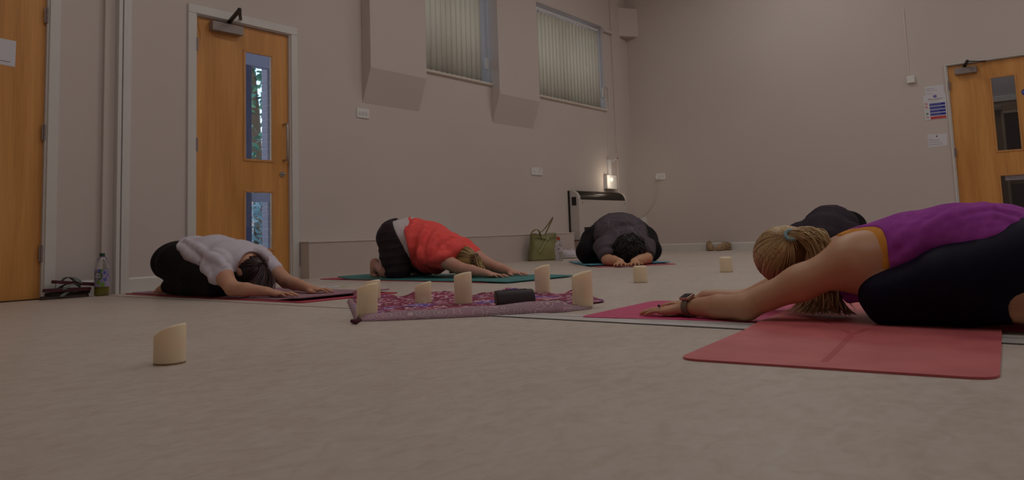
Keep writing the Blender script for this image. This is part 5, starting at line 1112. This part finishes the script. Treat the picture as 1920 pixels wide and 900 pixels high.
    implicit('leggings', fabric('black_lycra', (.010, .008, .010)), root, sel(B, 'leg', 'pelvis'), h, infl=.008, floor=zf+.0002)
    hm = hair_mat('black_hair', (.006, .004, .005), (.035, .022, .024), .4); rad = np.array([.108, .112, .112]); lim = lambda d: d[1] < .5+.5*d[0] and d[0] > -.6
    simple_hair(root, 'hair', hc, u, f, l, rad, np.array([.55, -.8, .1]), hm, mat('black_under', (.006, .004, .005), .7), 260, lim, 61, h, lift=.018, r=.003, stop=.8, clips=[(hc+f*.07, unit(f)), (hc-u*.05, -u)])
    g = np.random.default_rng(19); ln = []
    for k in range(380):   # short messy locks all round
        d = g.normal(size=3); d[1] = -abs(d[1])*.8; d /= np.linalg.norm(d); 
        if d[0] < -.75: continue
        p = hc+(d*rad)@np.array([u, f, l]); o = unit(p-hc); tn = unit(g.normal(size=3)+np.array([0, 0, -.6])); tn = unit(tn-o*(tn@o)); ln.append(bez([p, p+o*.022+tn*.02, p+o*.028+tn*.05+g.normal(0, .006, 3), p+o*.010+tn*.075+g.normal(0, .006, 3)], 6))
    for k in range(26): p = at(1203+g.normal(0, 3), 470+g.normal(0, 4), 6.5); ln.append(bez([p, p+RT*.03-UP*.01, p+RT*(.06+.02*g.random())-UP*.035, p+RT*(.085+.02*g.random())-UP*(.05+.02*g.random())], 6))
    strands('lock', ln, .0034, hm, root, 71)
person_grey()

def person_black():
    B = Body(); zf = .0060; h = .009
    sp = [at(1540, 449, 5.02), at(1545, 436, 5.12), at(1558, 426, 5.30), at(1567, 428, 5.46)]
    S_ = unit(np.cross(np.array([0, 0, 1.]), (sp[1]-sp[3])*np.array([1, 1, 0]))); 
    B.chain([at(1528, 458, 4.92), sp[0]], [.05, .065], .03, 'neck'); B.chain(sp, [.085, .105, .125, .125], .05, 'torso', S_, [1.4, 1.3, 1.2, 1.15]); B.chain([sp[3], at(1573, 436, 5.54)], [.118, .115], .04, 'pelvis', S_, 1.2)
    fw_ = unit((sp[0]-sp[3])*np.array([1, 1, 0]))
    for k in (0, 1):
        sh = sp[1]+S_*(.16 if k else -.16)+np.array([0, 0, -.02]); el = sh+fw_*.20+S_*(.05 if k else -.03); el[2] = .08; wr = el+fw_*.23; wr[2] = .042; c = sh*.45+el*.55
        B.ball(sh, .065, .04, 'shoulder'); B.chain([sh, c], [.072, .060], .03, 'upper'); B.chain([c, el], [.05, .04], .03, 'arm'); B.chain([el, wr], [.040, .027], .012, 'arm'); hand(B, wr, fw_[:2], S_[:2]*(-1 if k else 1), .95, .12, floorz=zf)
        kn = sp[2]+S_*(.15 if k else -.15)+fw_*.05; kn[2] = .085; hp = sp[3]+S_*(.09 if k else -.09); B.chain([hp, kn], [.11, .075], .04, 'leg'); an = kn-fw_*.36; an[2] = .05; k2 = kn.copy(); k2[2] = .065; B.chain([k2, an], [.055, .038], .02, 'leg'); ft = an-fw_*.12; ft[2] = .035; B.chain([an, ft], [.034, .024], .012, 'foot', S_, 1.3)
        for q in range(5): a_ = ft+S_*(-.024+.012*q); B.cone(a_, a_-fw_*.03, .009, .007, .005, 'foot')
    hc = at(1526, 462, 4.86); hc[2] = max(.125, hc[2]); u, f, l = head(B, hc, unit(fw_+np.array([0, 0, -.55])), unit(np.array([0, 0, -1.])-fw_*.45), 1.0)
    root = thing('person', 'person in black T-shirt bowed low behind the blonde purple-top person', 'person', (5.3, 1.35, 0))
    implicit('body', M_SKIN2, root, shrink(B, ('leg', 'pelvis', 'torso'), .01), h, floor=zf)
    implicit('t_shirt', fabric('black_jersey', (.046, .032, .042), (.038, .026, .034)), root, sel(B, 'torso', 'shoulder', 'upper', 'pelvis'), h, infl=.012, floor=zf+.01, disp=folds(fw_, 75, .010, S_, 1.4, 8., 1.4), clips=[(at(1580, 428, 5.50), -fw_)])
    implicit('trousers', fabric('black_cotton', (.010, .007, .009)), root, sel(B, 'leg', 'pelvis'), h, infl=.008, floor=zf+.0002)
    hm = hair_mat('black_hair', (.006, .004, .005), (.035, .022, .024), .4); lim = lambda d: d[1] < .5+.5*d[0] and d[0] > -.6
    simple_hair(root, 'hair', hc, u, f, l, np.array([.104, .108, .09]), np.array([.5, -.8, .1]), hm, mat('black_under', (.006, .004, .005), .7), 240, lim, 81, h, lift=.014, r=.0028, stop=.85, clips=[(hc+f*.07, unit(f)), (hc-u*.05, -u)])
person_black()

# ------------------------------------------------------------------ bag
def bag():
    c = np.array([7.06, 4.90, 0]); e = unit(np.array([.86, -.51, 0])); nrm = unit(np.array([-.51, -.86, 0])); dpt = .13; H = .30
    m = mat('olive_leather', (.27, .245, .095), .5, noise=(6, (.23, .205, .075), 4), bump=(120, .2, .002)); dk = mat('olive_edge', (.17, .16, .045), .5)
    t = thing('tote_bag', 'olive green leather tote bag with tied strap against the low boxing', 'bag', tuple(c))
    def P(a, b, z): return c+e*a+nrm*b+np.array([0, 0, z])
    n = 14; m_ = 24; vs = []
    def outline(z):
        q = z/H; w = .178*(1-.16*q)*(1-.04*math.sin(q*3)); d = dpt/2*(1-.25*q); pin = .018*max(0, (q-.6)/.4); pts = []
        for k in range(m_):
            g = 2*math.pi*k/m_; x = w*np.sign(math.cos(g))*abs(math.cos(g))**.35; y = d*np.sign(math.sin(g))*abs(math.sin(g))**.5; y *= 1-.55*max(0, (q-.5)/.5)*(1-abs(x/w)**2); pts.append((x, y-pin*0+.006*math.sin(9*x*7+q*5)*(.3+q)))
        return pts
    for i in range(n+1):
        z = .002+H*i/n
        for x, y in outline(z-.002): vs.append(P(x, y, z-(.028*math.exp(-(x/.05)**2) if i == n else .012*math.exp(-(x/.05)**2) if i == n-1 else 0)))
    fs = [(i*m_+k, i*m_+(k+1) % m_, (i+1)*m_+(k+1) % m_, (i+1)*m_+k) for i in range(n) for k in range(m_)]
    mb = MB().add(vs, fs, True).add([vs[k] for k in range(m_)], [tuple(range(m_-1, -1, -1))]); mb.build('bag_body', m, t, solid=.003)
    for s_ in (-1, 1): MB().tube([P(-.166 if s_ < 0 else .166, .055, .008), P(s_*.155, .052, .15), P(s_*.143, .045, .295)], .0022, 6).build('seam_piping', dk, t)
    MB().tube([P(-.125, .062, .268), P(-.06, .050, .262), P(-.0, .046, .238), P(.05, .048, .252), P(.13, .058, .268)], .006, 8).build('tie_band', m, t)
    MB().bar(P(.03, .056, .245), P(-.085, .085, .098), .013, .004, up=nrm).bar(P(.015, .052, .25), P(.045, .056, .236), .03, .018, up=nrm).build('tie_tail', mat('olive_light', (.38, .35, .17), .5), t)
    def strap(pts, nm):
        q = bez(pts, 16); mb = MB(); vs = []; w = e*.5+nrm*.5
        for i, p in enumerate(q):
            tn = unit(q[min(i+1, 16)]-q[max(i-1, 0)]); sd = unit(np.cross(tn, nrm+e*.15)); nn = np.cross(sd, tn)
            for a, b in ((-1, -1), (1, -1), (1, 1), (-1, 1)): vs.append(p+sd*a*.0022+nn*b*.011)
        mb.add(vs, [(4*i+j, 4*(i+1)+j, 4*(i+1)+(j+1) % 4, 4*i+(j+1) % 4) for i in range(16) for j in range(4)]); mb.build(nm, m, t)
    strap([P(-.03, .03, .24), P(-.06, .05, .40), P(-.15, .06, .34), P(-.165, .06, .305)], 'handle'); strap([P(-.03, -.02, .27), P(-.02, -.01, .37), P(-.10, .0, .35), P(-.155, .05, .31)], 'handle')
    strap([P(.02, .01, .27), P(.04, .02, .33), P(.10, .03, .42), P(.115, .04, .475)], 'handle'); strap([P(-.02, -.03, .31), P(.04, -.02, .34), P(.07, .0, .40), P(.118, .035, .475)], 'handle')
bag()

# ------------------------------------------------------------------ shoes
def shoe(label, loc, ang, mats_, group=None, s=1., name='trainer'):
    loc = np.array([*loc, 0.]); fx = np.array([math.cos(ang), math.sin(ang), 0]); sx = np.array([-math.sin(ang), math.cos(ang), 0]); P = lambda a, b, z: loc+(fx*a+sx*b)*s+np.array([0, 0, z*s])
    t = thing(name, label, 'shoe', tuple(loc), group); A = [fx, sx, np.array([0, 0, 1.])]
    up = Body(); up.chain([P(-.10, 0, .050), P(-.02, 0, .045), P(.06, .004, .034), P(.11, .006, .026)], [.036, .038, .040, .030], .03, 'u', sx, .95); up.chain([P(-.10, 0, .085), P(-.045, 0, .080), P(.0, 0, .062)], [.030, .033, .034], .02, 'u')
    implicit('shoe_upper', mats_[0], t, up.p, .0045*s, floor=.012*s, sub=[('c', P(-.10, 0, .115), P(-.045, 0, .105), .026*s, .030*s, .01, '', None, 1.), ('c', P(-.09, 0, .07), P(-.05, 0, .07), .020*s, .022*s, .01, '', None, 1.)])
    so = Body(); so.chain([P(-.105, 0, .014), P(-.02, -.003, .014), P(.07, .004, .014), P(.118, .006, .014)], [.036, .035, .044, .034], .02, 's', (0, 0, 1), .30); implicit('sole', mats_[1], t, so.p, .004*s, floor=.001)
    for k in range(4): a = .005+.020*k; MB().tube([P(a, -.026, .064-.006*k), P(a+.004, 0, .086-.009*k), P(a, .026, .064-.006*k)], .0028*s, 6).build('lace', mats_[2], t)
    ln_ = Body(); ln_.ball(P(-.068, 0, .090), .02, .01, 'l', A, (.034*s, .021*s, .016*s)); implicit('opening_shade', mats_[3], t, ln_.p, .004*s)  # ball fills the opening; its darker colour stands in for the shaded inside
    mb = MB(); mb.tube([P(-.008, -.02, .088), P(-.02, .0, .112), P(-.008, .02, .088)], .008*s, 8); mb.build('tongue', mats_[0], t)
tan = (mat('tan_suede', (.42, .28, .15), .85, noise=(30, (.28, .17, .085), 4)), mat('tan_sole', (.34, .22, .12), .7), mat('cream_lace', (.45, .36, .22), .8), mat('dark_opening_shade', (.05, .03, .02), .8))
wht = (mat('white_mesh', (.66, .60, .63), .7, noise=(40, (.56, .50, .54), 3)), mat('white_sole', (.62, .55, .54), .6), mat('pale_lace', (.68, .62, .62), .8), mat('pale_opening_shade', (.42, .36, .38), .8))
p = hit(1331, 468, 0, 9.62); shoe('brown shoe pointing at the camera beside the end wall skirting', p[:2], math.pi+.50, tan, s=1.128, name='walking_shoe')
p = hit(1356, 466.5, 0, 9.62); shoe('brown shoe turned sideways beside the end wall skirting', p[:2], math.pi-.38, tan, s=1.0, name='walking_shoe')
p = hit(1063, 486, 1, 4.93); shoe('white trainer next to the water bottle, nearer the bag', p[:2], -.95, wht, s=.95)
p = hit(1073, 485.5, 1, 4.97); shoe('white trainer half hidden by the grey-shirted person\'s knee', p[:2], -.80, wht, s=.95)

# ------------------------------------------------------------------ sandals by the left door
def flip_flop(label, x, y, z, yaw, tilt, ms, ln=.27, roll=0.):
    Rm = Matrix.Translation((x, y, z)) @ Matrix.Rotation(yaw, 4, 'Z') @ Matrix.Rotation(tilt, 4, 'Y') @ Matrix.Rotation(roll, 4, 'X'); t = thing('flip_flop', label, 'sandal', (x, y, z))
    out = []
    for k in range(36):
        g = 2*math.pi*k/36; a = math.cos(g)*ln/2; w = .034+.012*(a/(ln/2))+.004*math.cos(2*g); b = math.sin(g)*w*(1-.10*math.exp(-((a+.02)/.04)**2)); out.append((math.copysign(abs(math.cos(g))**.85, math.cos(g))*ln/2, b))
    def slab(z0, z1, k, m, nm):
        vs = [Rm @ Vector((a*k, b*k, z0)) for a, b in out]+[Rm @ Vector((a*k, b*k, z1)) for a, b in out]; n = len(out); return MB().add(vs, [tuple(range(n-1, -1, -1)), tuple(range(n, 2*n))]+[(i, (i+1) % n, n+(i+1) % n, n+i) for i in range(n)]).build(nm, m, t)
    slab(0, .014, 1, ms[1], 'outsole'); slab(.014, .020, .985, ms[0], 'footbed')
    for s_ in (-1, 1):
        q = bez([(ln*.27, 0, .014), (ln*.24, s_*.012, .052), (ln*.02, s_*.046, .058), (-ln*.12, s_*.036, .014)], 12); mb = MB(); vs = []
        for i, p in enumerate(q):
            tn = unit(q[min(i+1, 12)]-q[max(i-1, 0)]); sd = unit(np.cross(tn, (0, 0, 1))); nn = np.cross(sd, tn); w = .004+.007*i/12
            for a, b in ((-1, -1), (1, -1), (1, 1), (-1, 1)): vs.append(Rm @ Vector(p+nn*a*.0018*1+sd*0+np.cross(nn, tn)*b*w*-.0+ (sd*.3+nn*0+np.array([0, 0, 1])*0)*0 + unit(sd*.25*s_+np.array([1, 0, 0]))*b*w))
        mb.add(vs, [(4*i+j, 4*(i+1)+j, 4*(i+1)+(j+1) % 4, 4*i+(j+1) % 4) for i in range(12) for j in range(4)]+[(3, 2, 1, 0), (48, 49, 50, 51)]); mb.build('strap', ms[2], t)
    MB().tube([Rm @ Vector((ln*.27, 0, .012)), Rm @ Vector((ln*.265, 0, .026))], .004, 6).build('toe_post', ms[2], t)
mr_ = mat('maroon_rubber', (.075, .012, .022), .45); dkr = mat('dark_rubber', (.022, .014, .012), .6); gst = mat('grey_green_strap', (.15, .18, .155), .45); cl_ = mat('brown_clog', (.06, .035, .028), .5)
flip_flop('bottom flip-flop of the stack, dark with grey-green strap, on the floor', 2.158, 5.085, .001, .02, 0, (dkr, cl_, gst), .285)
flip_flop('second flip-flop from the bottom of the stack, pushed towards the bottle', 2.178, 5.09, .022, math.pi-.05, 0, (dkr, dkr, gst), .26)
flip_flop('third flip-flop of the stack, maroon sole with silver-grey strap', 2.165, 5.07, .043, .03, .03, (mr_, mr_, gst), .285)
flip_flop('topmost flip-flop of the stack, maroon, lying tilted on its strap', 2.205, 5.085, .080, math.pi-.04, -.13, (mr_, mr_, gst), .25)
